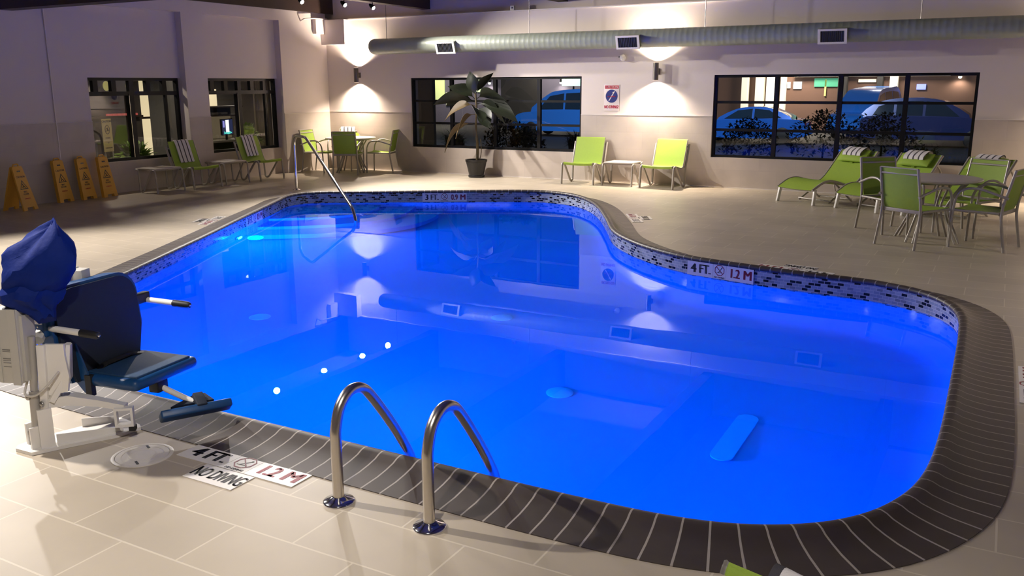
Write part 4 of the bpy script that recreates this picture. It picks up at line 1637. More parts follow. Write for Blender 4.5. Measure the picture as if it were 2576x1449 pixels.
    mb.box((0.27, -0.05, 0.195), (0.335, 0.03, 0.275), Q, 0.008)
    mb.build('footrest_bracket', M_RUBBER, t)
    f0, f1 = Q @ Vector((0.30, -0.01, 0.225)), Q @ Vector((0.50, 0.02, 0.145))
    mb = MB()
    mb.tube([f0, f1], 0.016, 10)
    mb.build('footrest_tube', M_WHITE, t, 50)
    FT = Tr(*(Wd(9.545, -12.335, 0.115))) @ Rz(math.radians(62))
    mb = MB()
    mb.box((-0.18, -0.045, -0.022), (0.18, 0.045, 0.022), FT @ Rx(math.radians(-35)), 0.010)
    fp = mb.build('footrest', M_BLUEP, t)
    mb = MB()
    mb.prism([(-0.12, 0.03), (0.10, 0.03), (0.075, 0.115), (0.015, 0.115)], 0.0, 0.03, FT @ Rx(math.radians(10)))
    mb.box((0.0, -0.02, 0.0), (0.055, 0.09, 0.05), FT @ Rx(math.radians(20)), 0.008)
    mb.build('footrest_tread', M_NAVY, fp)
    # head box behind the backrest
    mb = MB()
    mb.box((-0.055, -0.04, -0.09), (0.01, 0.05, 0.035), Tr(*Wd(8.80, -12.44, 0.79)) @ Rz(0.4), 0.004)
    mb.box((0.008, -0.035, -0.09), (0.075, 0.045, 0.028), Tr(*Wd(8.80, -12.44, 0.79)) @ Rz(0.4), 0.004)
    mb.tube([Wd(8.80, -12.44, 0.73), Wd(8.86, -12.62, 0.66), Wd(9.0, -12.80, 0.54)], 0.028, 8)
    mb.build('mast_head', M_BOXGREY, t)
    # cloth hood
    C0 = Wd(9.055, -12.80, 0)
    prof = [(0.665, 0.045, 0.02, 0.0), (0.70, 0.062, 0.005, 0.0), (0.735, 0.100, -0.03, -0.01), (0.765, 0.136, -0.045, -0.01), (0.80, 0.140, -0.036, -0.01), (0.825, 0.132, -0.022, 0.0), (0.85, 0.146, -0.005, 0.0), (0.88, 0.157, 0.010, 0.0),
            (0.93, 0.162, 0.028, 0.0), (0.975, 0.155, 0.045, 0.0), (1.015, 0.134, 0.055, 0.0), (1.055, 0.100, 0.068, 0.005), (1.09, 0.062, 0.085, 0.01), (1.12, 0.028, 0.102, 0.015), (1.135, 0.006, 0.108, 0.015)]
    rx_, ry_ = Vector((0.874, 0.486, 0)), Vector((-0.486, 0.874, 0))
    n = 40
    vs, fs = [], []
    for i, (z, r, ox, oy) in enumerate(prof):
        for j in range(n):
            a = 2 * PI * j / n
            fold = 0.10 * math.sin(3 * a + 9 * z) + 0.07 * math.sin(5 * a - 23 * z) + 0.035 * math.sin(11 * a + 31 * z)
            rr = r * (1 + fold * (0.4 + 0.6 * min(1, i / 3)))
            zz = z + 0.018 * math.sin(2 * a + 14 * z) + 0.008 * math.sin(7 * a)
            p = C0 + rx_ * (ox + rr * math.cos(a)) + ry_ * (oy + rr * 0.85 * math.sin(a))
            vs.append(Vector((p.x, p.y, zz)))
    for i in range(len(prof) - 1):
        for j in range(n):
            fs.append((i * n + j, i * n + (j + 1) % n, (i + 1) * n + (j + 1) % n, (i + 1) * n + j))
    fs.append(tuple(reversed(range(n))))
    fs.append(tuple((len(prof) - 1) * n + j for j in range(n)))
    mb = MB()
    mb.add(vs, fs)
    mb.build('cloth_hood', M_FABRIC, t, 32)
pool_lift()

# ---------------------------------------------------------------- wall notices and small fittings
def caution_sign():
    t = thing('caution_sign', 'red white and blue caution no diving sign on the back wall', 'sign', (6.70, -0.003, 1.54))
    F_ = Tr(0, -0.004, 0) @ Rx(PI / 2)
    mb = MB()
    mb.box((-0.15, -0.235, -0.004), (0.15, 0.235, 0.0), F_, 0.0015)
    mb.build('board', mat('sign board', (0.70, 0.62, 0.60), 0.4, var=0.02), t)
    red = mat('sign bright red', (0.45, 0.018, 0.035), 0.4)
    mb = MB()
    mb.box((-0.135, 0.165, 0.0002), (0.135, 0.222, 0.001), F_)
    mb.build('red_band', red, t)
    text('lettering', 'CAUTION', 0.056, mat('sign board', (0.7, 0.62, 0.6)), t, F_ @ Tr(0, 0.193, 0.0012), 0.001, 0.95)
    mb = MB()
    mb.lathe([(0.001, 0.001), (0.118, 0.001)], 40, F_ @ Tr(0, 0.03, 0), cap=False)
    mb.lathe([(0.001, 0.0012), (0.118, 0.0012)], 40, F_ @ Tr(0, 0.03, 0), cap=False)
    mb.build('blue_disc', mat('sign blue', (0.018, 0.030, 0.17), 0.4), t)
    mb = MB()
    mb.box((-0.105, -0.008, 0.0015), (0.105, 0.008, 0.002), F_ @ Tr(0, 0.03, 0) @ Rz(1.0))
    mb.ball((0.030, 0.065, 0.0018), 0.013, (1, 1, 0.1), 8, F_ @ Tr(0, 0.03, 0))
    mb.build('diver_symbol', mat('sign board', (0.7, 0.62, 0.6)), t)
    text('small_lettering', 'NO DIVING', 0.030, red, t, F_ @ Tr(0, 0.022, 0.0022), 0.001, 1.0)
    text('lettering', 'NO DIVING!', 0.078, red, t, F_ @ Tr(0, -0.165, 0.0012), 0.0025, 0.66)
caution_sign()

def sensor():
    t = thing('alarm_device', 'small white round device on a dark bracket on the back wall', 'wall device', (6.93, 0, 2.25))
    mb = MB()
    mb.box((-0.09, -0.10, 0.0), (-0.05, 0.0, 0.022), Rz(0.2))
    mb.build('bracket', mat('dark bracket', (0.12, 0.11, 0.1), 0.5), t)
    mb = MB()
    mb.lathe([(0.001, -0.06), (0.035, -0.055), (0.052, -0.02), (0.05, 0.03), (0.02, 0.05), (0.001, 0.052)], 16, Tr(0, -0.08, 0) @ Rx(0.9))
    mb.build('cap', M_WHITE, t)
    t = thing('junction_box', 'small pale box on the ledge of the back wall', 'wall device', (4.64, -0.03, 3.165))
    mb = MB()
    mb.box((-0.045, -0.02, 0.0), (0.045, 0.03, 0.085), None, 0.006)
    mb.build('case', M_BOXGREY, t)
    mb = MB()
    mb.ball((0, -0.02, 0.045), 0.015, (1, 0.5, 1), 8)
    mb.build('eye', M_RUBBER, t)
sensor()
def conduit():
    mb = MB()
    mb.tube([(0.012, -6.52, 0.35), (0.012, -6.52, 3.3)], 0.011, 8)
    o = mb.build('wall_conduit', mat('conduit paint', (0.72, 0.64, 0.60), 0.4), None, 60)
    tag(o, 'thin pale vertical conduit on the left wall above the floor signs', 'pipe')
    mb = MB()
    mb.tube(fillet([(0.0, -0.78, 3.10), (0.10, -0.78, 3.14), (0.10, -0.45, 3.17), (0.10, -0.06, 3.17)], 0.03, 4), 0.014, 8)
    o = mb.build('corner_pipe', mat('conduit paint', (0.72, 0.64, 0.60)), None, 60)
    tag(o, 'short pale pipe high on the left wall leading into the corner', 'pipe')
conduit()

# ---------------------------------------------------------------- lobby behind the left wall
def lobby():
    mb = MB()
    mb.box((-5.4, -8.5, 2.75), (-0.35, 4.6, 2.85))
    struct('lobby_ceiling', mb, mat('lobby ceiling', (0.30, 0.28, 0.25), 0.8), 'dim ceiling of the lobby behind the left windows')
    mb = MB()
    mb.box((-5.5, -8.5, 0), (-5.4, 4.6, 2.85))
    struct('lobby_wall', mb, mat('lobby wall', (0.20, 0.175, 0.14), 0.8), 'brown far wall of the lobby behind the left windows')
    mb = MB()
    mb.box((-5.4, -8.6, 0), (-0.35, -8.5, 2.85))
    mb.box((-5.4, 4.6, 0), (-0.35, 4.7, 2.85))
    struct('lobby_side_wall', mb, mat('lobby wall', (0.20, 0.175, 0.14)), 'side walls of the lobby')
    mb = MB()
    mb.box((-5.5, -8.5, -0.06), (-0.36, 4.6, -0.005))
    struct('lobby_floor', mb, mat('lobby floor', (0.14, 0.13, 0.11), 0.4), 'dark floor of the lobby')
    # lit doorway with a dark lock rail
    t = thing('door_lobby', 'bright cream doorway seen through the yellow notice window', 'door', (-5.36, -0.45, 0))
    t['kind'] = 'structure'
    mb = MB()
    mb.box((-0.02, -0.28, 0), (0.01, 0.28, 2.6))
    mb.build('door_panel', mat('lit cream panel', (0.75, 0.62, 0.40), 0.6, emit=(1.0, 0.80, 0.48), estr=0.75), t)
    mb = MB()
    mb.box((-0.01, -0.36, 0), (0.04, -0.28, 2.65))
    mb.box((-0.01, 0.28, 0), (0.04, 0.36, 2.65))
    mb.box((0.0, -0.28, 1.02), (0.03, 0.28, 1.07))
    mb.build('door_frame', mat('dark oak', (0.05, 0.03, 0.018), 0.5), t)
    # yellow notice on a stand
    t = thing('caution_notice', 'tall yellow caution notice standing behind the left window', 'notice', (-0.62, -5.16, 0))
    F_ = Tr(0, 0, 0.67) @ Rz(PI / 2 + 0.35) @ Rx(PI / 2) @ Matrix.Diagonal((0.85, 0.66, 0.85, 1))
    mb = MB()
    mb.box((-0.16, 0.0, -0.006), (0.16, 0.86, 0.006), F_, 0.002)
    mb.build('board', mat('notice yellow', (0.78, 0.62, 0.24), 0.6, var=0.03), t)
    text('lettering', 'CAUTION', 0.075, M_INK, t, F_ @ Tr(0, 0.79, 0.0075), 0.002, 0.95)
    mb = MB()
    mb.tube([F_ @ Vector((0.075 * math.cos(2 * PI * k / 30), 0.58 + 0.115 * math.sin(2 * PI * k / 30), 0.008)) for k in range(30)], 0.006, 6, True)
    mb.tube([F_ @ Vector(q) for q in ((-0.03, 0.53, 0.008), (0.0, 0.58, 0.008), (0.0, 0.63, 0.008))], 0.008, 6)
    mb.tube([F_ @ Vector(q) for q in ((0.0, 0.58, 0.008), (0.04, 0.54, 0.008))], 0.008, 6)
    mb.tube([F_ @ Vector(q) for q in ((-0.035, 0.61, 0.008), (0.035, 0.585, 0.008))], 0.006, 6)
    mb.build('symbol', mat('brown print', (0.10, 0.05, 0.02), 0.6), t)
    br = mat('brown print', (0.10, 0.05, 0.02))
    text('lettering', 'POSSIBLE', 0.05, br, t, F_ @ Tr(0, 0.36, 0.0075), 0.001, 0.85)
    text('lettering', 'OF', 0.05, br, t, F_ @ Tr(0, 0.235, 0.0075), 0.001, 0.85)
    text('lettering', 'CONDITIONS', 0.05, br, t, F_ @ Tr(0, 0.10, 0.0075), 0.001, 0.78)
    mb = MB()
    for s in (-1, 1):
        mb.tube([F_ @ Vector((0.12 * s, 0.0, 0)), F_ @ Vector((0.12 * s, -1.01, 0))], 0.01, 6)
    mb.build('leg', M_STEEL, t)
    # leafy pots
    def bush(x, y, z, r, n, label, h):
        t = thing('potted_shrub', label, 'plant', (x, y, 0))
        mb = MB()
        mb.lathe([(0.0, 0.0), (0.12, 0.0), (0.15, z - 0.03), (0.16, z), (0.0, z)], 18, cap=False)
        mb.build('pot', mat('grey planter', (0.10, 0.09, 0.08), 0.6), t)
        rnd = random.Random(int(100 * (x + y)))
        mb = MB()
        for _ in range(n):
            a, u = rnd.uniform(0, 2 * PI), rnd.random()
            e = rnd.uniform(0.1, 1.4)
            d = Vector((math.cos(a) * math.cos(e), math.sin(a) * math.cos(e), math.sin(e)))
            p0 = Vector((0, 0, z)) + d * r * rnd.uniform(0.2, 0.6)
            p0.z = z + (p0.z - z) * h
            s = d.cross(Vector((0, 0, 1))).normalized() * r * 0.14
            p1 = p0 + Vector((d.x * r * 0.3, d.y * r * 0.3, d.z * r * 0.3 * h))
            p2 = p0 + Vector((d.x * r * 0.6, d.y * r * 0.6, (d.z * 0.6 - 0.15) * r * h))
            mb.add([p0, p1 + s, p2, p1 - s, p1 + Vector((0, 0, 0.01))], [(0, 1, 4), (1, 2, 4), (2, 3, 4), (3, 0, 4)])
        tag(mb.build('foliage', mat('bright leaf', (0.14, 0.24, 0.03), 0.5, var=0.35, scale=8), t, 80), None, None, None, 'stuff')
    bush(-0.85, -4.45, 0.42, 0.42, 260, 'bright green shrub behind the left window beside the yellow notice', 1.0)
    bush(-0.68, -1.80, 0.62, 0.30, 200, 'green shrub behind the corner lobby window', 1.5)
    # desk with computer and shelf
    t = thing('computer_desk', 'dark desk hutch behind the corner lobby window', 'desk', (-2.0, -1.10, 0))
    dk = mat('dark veneer', (0.055, 0.035, 0.024), 0.45, var=0.3)
    mb = MB()
    mb.box((-0.35, -0.75, 0.60), (0.35, 0.45, 0.64))
    mb.build('worktop', mat('pale worktop', (0.30, 0.27, 0.22), 0.4), t)
    mb = MB()
    mb.box((-0.33, -0.74, 0), (0.30, -0.70, 0.60))
    mb.box((-0.33, 0.40, 0), (0.30, 0.44, 0.60))
    mb.box((-0.38, -0.75, 0.0), (-0.35, 0.45, 1.36))
    mb.build('carcass', dk, t)
    mb = MB()
    mb.box((-0.38, -0.75, 1.14), (0.0, 0.45, 1.17))
    mb.box((-0.38, -0.75, 1.33), (0.05, 0.45, 1.36))
    mb.build('shelf', dk, t)
    mb = MB()
    mb.box((-0.35, -0.70, 0.645), (-0.33, 0.42, 1.13))
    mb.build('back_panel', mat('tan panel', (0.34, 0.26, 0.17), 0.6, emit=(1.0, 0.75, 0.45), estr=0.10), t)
    t = thing('monitor', 'computer screen showing a white page behind the corner lobby window', 'monitor', (-1.85, -1.27, 0.64))
    t.rotation_euler = (0, 0, 0.35)
    mb = MB()
    mb.box((-0.02, -0.26, 0.10), (0.02, 0.26, 0.45), None, 0.004)
    mb.box((-0.03, -0.03, 0.0), (0.0, 0.03, 0.12))
    mb.build('case', M_BLACK, t)
    mb = MB()
    mb.box((0.0205, -0.245, 0.115), (0.0215, 0.245, 0.435))
    mb.build('screen', mat('screen dark', (0.01, 0.012, 0.02), 0.3, emit=(0.05, 0.06, 0.16), estr=0.5), t)
    mb = MB()
    mb.box((0.0218, -0.08, 0.16), (0.0225, 0.07, 0.425))
    mb.build('white_page', mat('screen white', (0.9, 0.9, 0.9), 0.5, emit=(0.95, 0.97, 1.0), estr=1.6), t)
    mb = MB()
    for k in range(9):
        mb.box((0.0227, -0.17 + 0.04 * k, 0.125 + 0.008 * math.sin(k)), (0.0232, -0.14 + 0.04 * k, 0.17 + 0.012 * math.cos(2 * k)))
    mb.build('teal_writing', mat('screen teal', (0.1, 0.6, 0.5), 0.5, emit=(0.10, 0.75, 0.62), estr=1.2), t)
    mb = MB()
    mb.box((0.0227, -0.21, 0.27), (0.0232, -0.13, 0.41))
    mb.build('blue_icon', mat('screen violet', (0.3, 0.3, 0.8), 0.5, emit=(0.35, 0.33, 0.85), estr=0.9), t)
    # lit panel above the desk, books
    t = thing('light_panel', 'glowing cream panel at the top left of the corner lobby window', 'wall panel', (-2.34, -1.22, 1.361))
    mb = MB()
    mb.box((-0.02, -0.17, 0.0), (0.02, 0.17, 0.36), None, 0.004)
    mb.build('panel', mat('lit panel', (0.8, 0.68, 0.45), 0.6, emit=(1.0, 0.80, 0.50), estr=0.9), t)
    for k in range(3):
        mb = MB()
        mb.box((-0.10, -0.09, 0), (0.10, 0.09, 0.055), None, 0.008)
        o = mb.build('paper_stack', mat('paper', (0.62, 0.58, 0.50), 0.7), None)
        o.location = (-2.2, -1.60 + 0.27 * k, 1.1715)
        tag(o, ('left', 'middle', 'right')[k] + ' stack of papers on the shelf above the computer screen', 'paper', 'papers on the desk shelf')
    # curtains
    for k, (y0, y1, lb) in enumerate(((-1.42, -0.98, 'tall pale brown curtain behind the corner lobby window'), (-0.93, -0.55, 'narrow brown curtain at the right of the corner lobby window'))):
        n = 40
        mb = MB()
        mb.shell([[(-0.85 + 0.03 * math.sin(2 * PI * i / 6.0), y0 + (y1 - y0) * i / n, z) for z in (0.05, 0.9, 1.8, 2.7)] for i in range(n + 1)], 0.006)
        o = mb.build('curtain', mat('curtain cloth', (0.20, 0.165, 0.11), 0.8, var=0.12), None, 60)
        tag(o, lb, 'curtain', 'lobby curtains')
    # dark cabinet wall with two round yellow plates given a glow, red shelf strip
    t = thing('feature_wall', 'dark panel with round yellow plates behind the yellow notice window', 'wall panel', (-3.6, -2.55, 0))
    mb = MB()
    mb.box((-0.05, -1.6, 0.0), (0.0, 0.5, 2.7))
    mb.build('panel', mat('dark panel', (0.085, 0.07, 0.06), 0.6), t)
    mb = MB()
    for y in (-0.32, 0.24):
        mb.lathe([(0.001, 0.0), (0.08, 0.0), (0.08, 0.02), (0.001, 0.03)], 24, Tr(0.0, y, 1.80) @ Ry(PI / 2) @ Matrix.Diagonal((1.25, 0.9, 1, 1)))
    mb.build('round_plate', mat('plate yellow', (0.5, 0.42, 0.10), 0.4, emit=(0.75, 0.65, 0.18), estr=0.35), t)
    mb = MB()
    for k in range(6):
        mb.box((0.01, -0.40 + 0.13 * k, 1.18), (0.06, -0.29 + 0.13 * k, 1.225))
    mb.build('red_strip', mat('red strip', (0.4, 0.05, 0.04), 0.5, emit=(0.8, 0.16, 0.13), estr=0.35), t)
    mb = MB()
    mb.box((0.0, -0.9, 1.14), (0.12, 0.45, 1.18))
    mb.build('rail', mat('dark oak', (0.05, 0.03, 0.018)), t)
    mb = MB()
    mb.box((-1.6, 0.3, 0), (-1.1, 0.9, 2.7))
    o = mb.build('lobby_pillar', mat('grey pillar', (0.16, 0.155, 0.14), 0.7), None)
    o.location = (-0.8, -3.10, 0)
    tag(o, 'grey square pillar in the lobby right of the bright doorway', 'pillar', None, 'structure')
    for k, (x, y) in enumerate(((-1.4, -5.0), (-1.5, -2.1), (-3.4, 0.6))):
        t = thing('ceiling_lamp', ('round lobby ceiling lamp over the yellow notice', 'round lobby ceiling lamp over the computer desk', 'round lobby ceiling lamp near the bright doorway')[k], 'lamp', (x, y, 2.75), 0, 'lobby ceiling lamps')
        mb = MB()
        mb.lathe([(0.001, -0.03), (0.09, -0.03), (0.11, 0.0)], 20, cap=False)
        mb.build('lens', mat('lobby lens', (1, 0.9, 0.75), 0.5, emit=(1.0, 0.88, 0.68), estr=6), t)
        lamp('ceiling_lamp_light', 'SPOT', (0, 0, -0.06), (150, 60, 120)[k], WARM, t, (0, 0, -1), 0.08, 150, 0.5)
lobby()

# ---------------------------------------------------------------- night outside the back windows
def outside():
    mb = MB()
    mb.box((-45, 5.0, -0.62), (40, 60, -0.5))
    struct('parking_lot', mb, mat('asphalt', (0.02, 0.02, 0.022), 0.7, var=0.2, scale=3), 'dark parking lot outside the back windows')
    mb = MB()
    mb.box((-45, 0.5, -0.62), (40, 5.0, -0.08))
    struct('planting_bed', mb, mat('mulch', (0.020, 0.017, 0.013), 0.95, var=0.4, scale=20), 'dark planting bed right outside the back windows')
    # building across the lot
    t = thing('building', 'brown lit building across the parking lot behind the right window', 'building', (0, 31, -0.5))
    bw = mat('brown render', (0.12, 0.065, 0.045), 0.8)
    pw = mat('mauve render', (0.13, 0.12, 0.17), 0.8)
    mb = MB()
    mb.box((-2.5, 0, 0), (18, 0.4, 6))
    mb.build('brown_wall', bw, t)
    mb = MB()
    mb.box((-30, 0, 0), (-2.5, 0.4, 6))
    mb.build('mauve_wall', pw, t)
    cw = mat('glowing cream render', (0.75, 0.68, 0.55), 0.7, emit=(1.0, 0.88, 0.68), estr=0.55)  # glow put into columns and canopy edges in place of lamplight
    for x0, x1 in ((1.05, 1.35), (1.75, 2.15), (2.3, 2.85), (3.0, 3.22), (8.05, 8.4)):
        mb = MB()
        mb.box((x0, -0.45, 0), (x1, -0.05, 3.2))
        mb.build('column', cw, t)
    for x0, x1, z0, z1, c, e in ((3.25, 3.4, 2.08, 2.38, (0.8, 0.85, 0.9), 0.8), (3.55, 3.95, 2.05, 2.40, (0.55, 0.75, 0.8), 0.8), (4.55, 5.9, 2.15, 2.55, (0.05, 0.28, 0.16), 0.7), (5.05, 5.13, 1.7, 2.5, (0.6, 0.5, 0.15), 0.7),
                                 (6.6, 7.4, 2.35, 2.5, (0.9, 0.8, 0.6), 0.7), (7.0, 7.6, 1.2, 1.6, (0.8, 0.75, 0.6), 0.5), (9.2, 9.6, 2.0, 2.25, (0.25, 0.3, 1.0), 1.0), (-18.0, -17.3, 1.4, 2.9, (0.62, 0.70, 0.30), 0.7), (-17.2, -16.4, 1.1, 1.9, (0.5, 0.5, 0.36), 0.35), (-15.0, -14.7, 1.9, 2.9, (0.62, 0.75, 0.45), 0.8)):
        mb = MB()
        mb.box((x0, -0.08, z0), (x1, -0.01, z1))
        mb.build('lit_window', mat('lit %d %d' % (int(100 * x0), int(100 * z0)), c, 0.5, emit=c, estr=e), t)
    for z in (2.62, 2.75):
        mb = MB()
        mb.box((3.6, -0.3, z), (10.6, -0.05, z + 0.06))
        mb.build('canopy_edge', cw, t)
    for x0, x1 in ((-13.0, -10.6), (5.75, 6.15), (7.5, 7.75)):
        mb = MB()
        mb.box((x0, -0.6, 0), (x1, -0.05, 4))
        mb.build('dark_pier', mat('dark pier', (0.02, 0.019, 0.018), 0.8), t)
    def wall_lamp(x, z, lb, e):
        q = thing('outdoor_wall_lamp', lb, 'wall lamp', (x, 30.95, z), 0, 'outdoor wall lamps')
        mb = MB()
        mb.lathe([(0.06, -0.16), (0.06, 0.16)], 14, Tr(0, -0.16, 0), cap=False)
        mb.box((-0.04, -0.12, -0.05), (0.04, 0.0, 0.05))
        mb.build('shade', M_BLACK, q)
        mb = MB()
        mb.ball((0, -0.16, -0.14), 0.075, (1, 1, 0.9), 8)
        mb.build('bulb', mat('outdoor bulb', (1, 1, 0.9), 0.5, emit=(1, 0.93, 0.8), estr=12), q)
        lamp('outdoor_lamp_light', 'SPOT', (0, -0.25, -0.2), e, WARM, q, (0, 0.15, -1), 0.08, 150, 0.7)
    wall_lamp(11.0, 2.2, 'lit wall lamp on the brown building at the top right of the right window', 90)
    wall_lamp(-14.0, 2.05, 'small wall lamp on the mauve wall seen behind the plant', 50)
    wall_lamp(-11.2 + 0.3, 2.35, 'bright wall lamp on the mauve wall at the middle of the plant window', 130)
    wall_lamp(-9.3, 2.05, 'small wall lamp beside the glowing sign panel', 50)
    mb = MB()
    mb.box((-0.7, -0.06, -0.42), (0.7, 0.06, 0.42), None, 0.02)
    o = mb.build('glowing_sign', mat('mint sign', (0.8, 1, 0.9), 0.5, emit=(0.70, 1.0, 0.86), estr=1.1), None)
    o.location = (-7.9, 29.5, 2.15)
    tag(o, 'blank glowing mint sign panel at the top right of the plant window', 'sign')
    mb = MB()
    mb.tube([(-7.9, 29.5, -0.5), (-7.9, 29.5, 1.72)], 0.05, 8)
    o = mb.build('sign_post', M_BLACK, None)
    tag(o, 'thin dark post under the glowing mint sign panel', 'post')
    for k, (x, e) in enumerate(((4.0, 500), (8.0, 300), (-9.5, 260), (-16.5, 200))):
        lamp('facade_fill_light', 'AREA', (x, 29.0, 3.6), e, WARM, None, (0, 0.35, -1), 1.2)  # added lamps without fixtures, washing the facade
    lamp('lot_fill_light', 'SPOT', (6.5, 11.0, 5.5), 2600, (0.75, 0.85, 1.0), None, (0, 0.9, -0.5), 0.25, 110, 0.5)  # added lamp without a post, aimed at the cars
    lamp('lot_fill_light', 'SPOT', (-4.5, 11.0, 5.5), 2200, (0.75, 0.85, 1.0), None, (0, 0.9, -0.5), 0.25, 110, 0.5)  # second added lamp for the cars, also without a post
outside()

def car(x, y, rz, label, paint, side, W=1.78, win=None):
    """side: silhouette [(x, z)...] of the body; win: greenhouse glass polygon."""
    t = thing('car', label, 'car', (x, y, -0.5), rz, 'parked cars')
    body, cabin, glass = side
    def loft(P, w0, w1, zt, th=None):
        # tuck the upper part in towards the roof
        z0, z1 = min(p[1] for p in P), max(p[1] for p in P)
        vs, fs = [], []
        n = len(P)
        for s in (-1, 1):
            for px, pz in P:
                k = (pz - z0) / (z1 - z0)
                vs.append(Vector((px, s * (w0 + (w1 - w0) * k ** 1.3) / 2, pz)))
        fs.append(tuple(range(n)))
        fs.append(tuple(n + i for i in reversed(range(n))))
        for i in range(n):
            j = (i + 1) % n
            fs.append((i, n + i, n + j, j))
        m = MB()
        m.add(vs, fs)
        return m
    P = [(a.x, a.y) for a in cr([(p[0], p[1], 0) for p in body], 3, True)]
    loft(P, W, W * 0.94, 0).build('body', paint, t, 40)
    P = [(a.x, a.y) for a in cr([(p[0], p[1], 0) for p in cabin], 3, True)]
    loft(P, W * 0.93, W * 0.72, 0).build('cabin', paint, t, 40)
    gm = mat('car glass', (0.012, 0.03, 0.055), 0.08, spec=0.8)
    z0, z1 = min(p[1] for p in cabin), max(p[1] for p in cabin)
    for s in (-1, 1):
        for g in glass:
            vs = []
            for px, pz in g:
                k = (pz - z0) / (z1 - z0)
                vs.append(Vector((px, s * ((W * 0.93 + (W * 0.72 - W * 0.93) * k ** 1.3) / 2 + 0.008), pz)))
            m = MB()
            n = len(vs)
            off = Vector((0, -s * 0.03, 0))
            m.add(vs + [v + off for v in vs], [tuple(range(n)), tuple(n + i for i in reversed(range(n)))] + [(i, (i + 1) % n, n + (i + 1) % n, n + i) for i in range(n)])
            m.build('side_window', gm, t)
    xs = [p[0] for p in body]
    L0, L1 = min(xs), max(xs)
    for wx in (L0 + 0.85, L1 - 0.85):
        for s in (-1, 1):
            m = MB()
            m.lathe([(0.0, -0.1), (0.26, -0.1), (0.32, -0.07), (0.33, 0.0), (0.32, 0.07), (0.26, 0.1), (0.0, 0.1)], 22, Tr(wx, s * (W / 2 - 0.09), 0.33) @ Rx(PI / 2), cap=False)
            m.build('wheel', M_RUBBER, t, 40)
    for s in (-1, 1):
        m = MB()
        m.box((L0 - 0.01, s * W * 0.36 - 0.16, 0.62), (L0 + 0.12, s * W * 0.36 + 0.16, 0.74), None, 0.02)
        tag(m.build('headlamp', mat('lamp lens', (0.6, 0.65, 0.7), 0.15), t), 'pale headlamp')
        m = MB()
        m.box((L1 - 0.12, s * W * 0.38 - 0.12, 0.68), (L1 + 0.01, s * W * 0.38 + 0.12, 0.84), None, 0.02)
        m.build('tail_lamp', mat('tail lens', (0.20, 0.01, 0.01), 0.2), t)
    return t
blue = mat('blue cast car paint', (0.015, 0.14, 0.62), 0.25, 0.2, var=0.03, coat=0.5)  # car paints carry the blue cast of light and reflections at night
blue2 = mat('bright blue cast car paint', (0.03, 0.24, 0.85), 0.25, 0.2, var=0.03, coat=0.5)
dark = mat('dark blue cast car paint', (0.015, 0.035, 0.16), 0.25, 0.2, var=0.03, coat=0.5)
SEDAN = ([(-2.2, 0.30), (-2.25, 0.62), (-2.0, 0.80), (-1.0, 0.92), (0.4, 0.97), (1.6, 0.96), (2.15, 0.90), (2.25, 0.60), (2.15, 0.28), (0, 0.22)],
         [(-1.15, 0.88), (-0.45, 1.32), (0.25, 1.42), (0.95, 1.36), (1.75, 0.93), (0.3, 0.85)],
         [[(-0.85, 0.96), (-0.35, 1.28), (0.22, 1.35), (0.22, 0.98)], [(0.30, 0.98), (0.30, 1.35), (0.85, 1.30), (1.35, 1.0)]])
VAN = ([(-2.5, 0.32), (-2.55, 0.75), (-2.35, 1.0), (-1.5, 1.12), (0.3, 1.2), (2.3, 1.2), (2.45, 0.75), (2.4, 0.30), (0, 0.24)],
       [(-1.75, 1.05), (-0.95, 1.85), (-0.3, 2.05), (1.0, 2.12), (2.2, 2.08), (2.42, 1.1), (0.3, 1.0)],
       [[(-1.35, 1.2), (-0.80, 1.80), (-0.1, 1.92), (-0.1, 1.22)], [(0.0, 1.22), (0.0, 1.92), (1.0, 1.97), (1.0, 1.22)], [(1.1, 1.22), (1.1, 1.97), (2.05, 1.92), (2.2, 1.22)]])
SUV = ([(-2.3, 0.36), (-2.35, 0.80), (-2.15, 0.98), (-1.2, 1.08), (0.4, 1.12), (2.1, 1.10), (2.3, 0.75), (2.25, 0.34), (0, 0.28)],
       [(-1.35, 1.02), (-0.65, 1.58), (0.1, 1.76), (1.2, 1.74), (1.95, 1.50), (2.2, 1.05), (0.3, 0.98)],
       [[(-1.0, 1.12), (-0.52, 1.52), (0.12, 1.66), (0.12, 1.14)], [(0.22, 1.14), (0.22, 1.66), (1.1, 1.64), (1.1, 1.14)], [(1.2, 1.14), (1.2, 1.63), (1.72, 1.46), (1.9, 1.14)]])
car(4.1, 20.5, 0.06, 'blue sedan at the left side of the right window', blue, SEDAN)
car(7.7, 26.5, PI / 2 - 0.15, 'bright blue van seen head on at the middle of the right window', blue2, VAN)
car(10.6, 21.0, PI, 'dark blue sport utility car at the right side of the right window', dark, SUV)
car(-4.4, 22.0, 0.0, 'blue van at the top right of the plant window', blue2, VAN, 1.9)

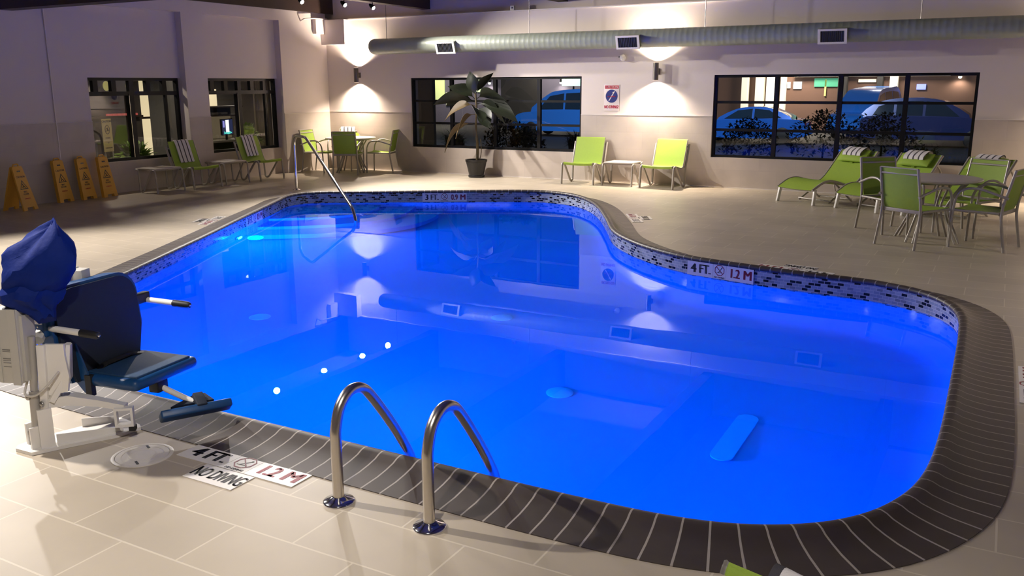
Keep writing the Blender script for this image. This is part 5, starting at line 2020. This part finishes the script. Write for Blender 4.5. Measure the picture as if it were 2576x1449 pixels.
def shrub(x, y, h, r, n, seed, label, kind):
    t = thing('shrub', label, 'shrub', (x, y, -0.08), 0, 'dark shrubs outside the back windows')
    rnd = random.Random(seed)
    mb = MB()
    for _ in range(n):
        a, u = rnd.uniform(0, 2 * PI), rnd.random() ** 0.5
        if kind == 'grass':
            b = Vector((r * 0.35 * u * math.cos(a), r * 0.35 * u * math.sin(a), 0.0))
            d = Vector((math.cos(a) * r * rnd.uniform(0.3, 0.9), math.sin(a) * r * rnd.uniform(0.3, 0.9), h * rnd.uniform(0.7, 1.0)))
            m = b + Vector((d.x * 0.35, d.y * 0.35, d.z * 0.85))
            e = b + Vector((d.x, d.y, d.z * rnd.uniform(0.7, 1.0)))
            s = Vector((-math.sin(a), math.cos(a), 0)) * 0.012
            mb.add([b - s, b + s, m + s, m - s, e], [(0, 1, 2, 3), (3, 2, 4)])
        else:
            e = rnd.uniform(-0.2, 1.5)
            p = Vector((math.cos(a) * math.cos(e) * r, math.sin(a) * math.cos(e) * r, h * 0.45 + math.sin(e) * h * 0.5)) * rnd.uniform(0.75, 1.05)
            q = Vector((rnd.uniform(-1, 1), rnd.uniform(-1, 1), rnd.uniform(-0.3, 1))).normalized()
            s = q.cross(Vector((0, 0, 1))).normalized() * 0.026
            mb.add([p, p + q * 0.045 + s, p + q * 0.10, p + q * 0.045 - s, p + q * 0.045 + Vector((0, 0, 0.010))], [(0, 1, 4), (1, 2, 4), (2, 3, 4), (3, 0, 4)])
    f = mb.build('foliage', mat('night leaf', (0.012, 0.022, 0.010), 0.8, var=0.3, scale=4), t, 80)
    f['kind'] = 'stuff'
    mb = MB()
    mb.tube([(0, 0, -0.02), (0.02, 0.01, h * 0.5)], 0.02, 6)
    mb.build('stem', mat('dark stem', (0.03, 0.022, 0.015), 0.8), t)
G_ = (('grass', 2.55, 1.1, 0.95, 0.4, 'spiky plant outside the left end of the plant window'), ('leafy', 3.3, 2.1, 1.15, 0.5, 'leafy shrub outside the plant window, second from its left end'),
      ('leafy', 4.25, 1.2, 1.0, 0.42, 'leafy shrub outside the middle of the plant window'), ('grass', 5.0, 2.2, 0.95, 0.4, 'spiky plant outside right of the middle of the plant window'),
      ('grass', 5.75, 1.2, 0.90, 0.35, 'spiky plant outside the right end of the plant window'), ('leafy', 9.75, 4.2, 1.30, 0.75, 'rounded shrub outside in front of the bright blue van'),
      ('leafy', 8.3, 3.8, 1.15, 0.6, 'rounded shrub outside in front of the blue sedan'), ('leafy', 11.0, 3.2, 1.30, 0.75, 'broad shrub outside in front of the dark blue car'), ('grass', 11.9, 1.4, 0.9, 0.4, 'spiky plant outside the right end of the right window'))
for k, (kd, x, y, h, r, lb) in enumerate(G_):
    shrub(x, y, h, r, 220 if kd == 'grass' else 1000, 11 + k, lb, kd)
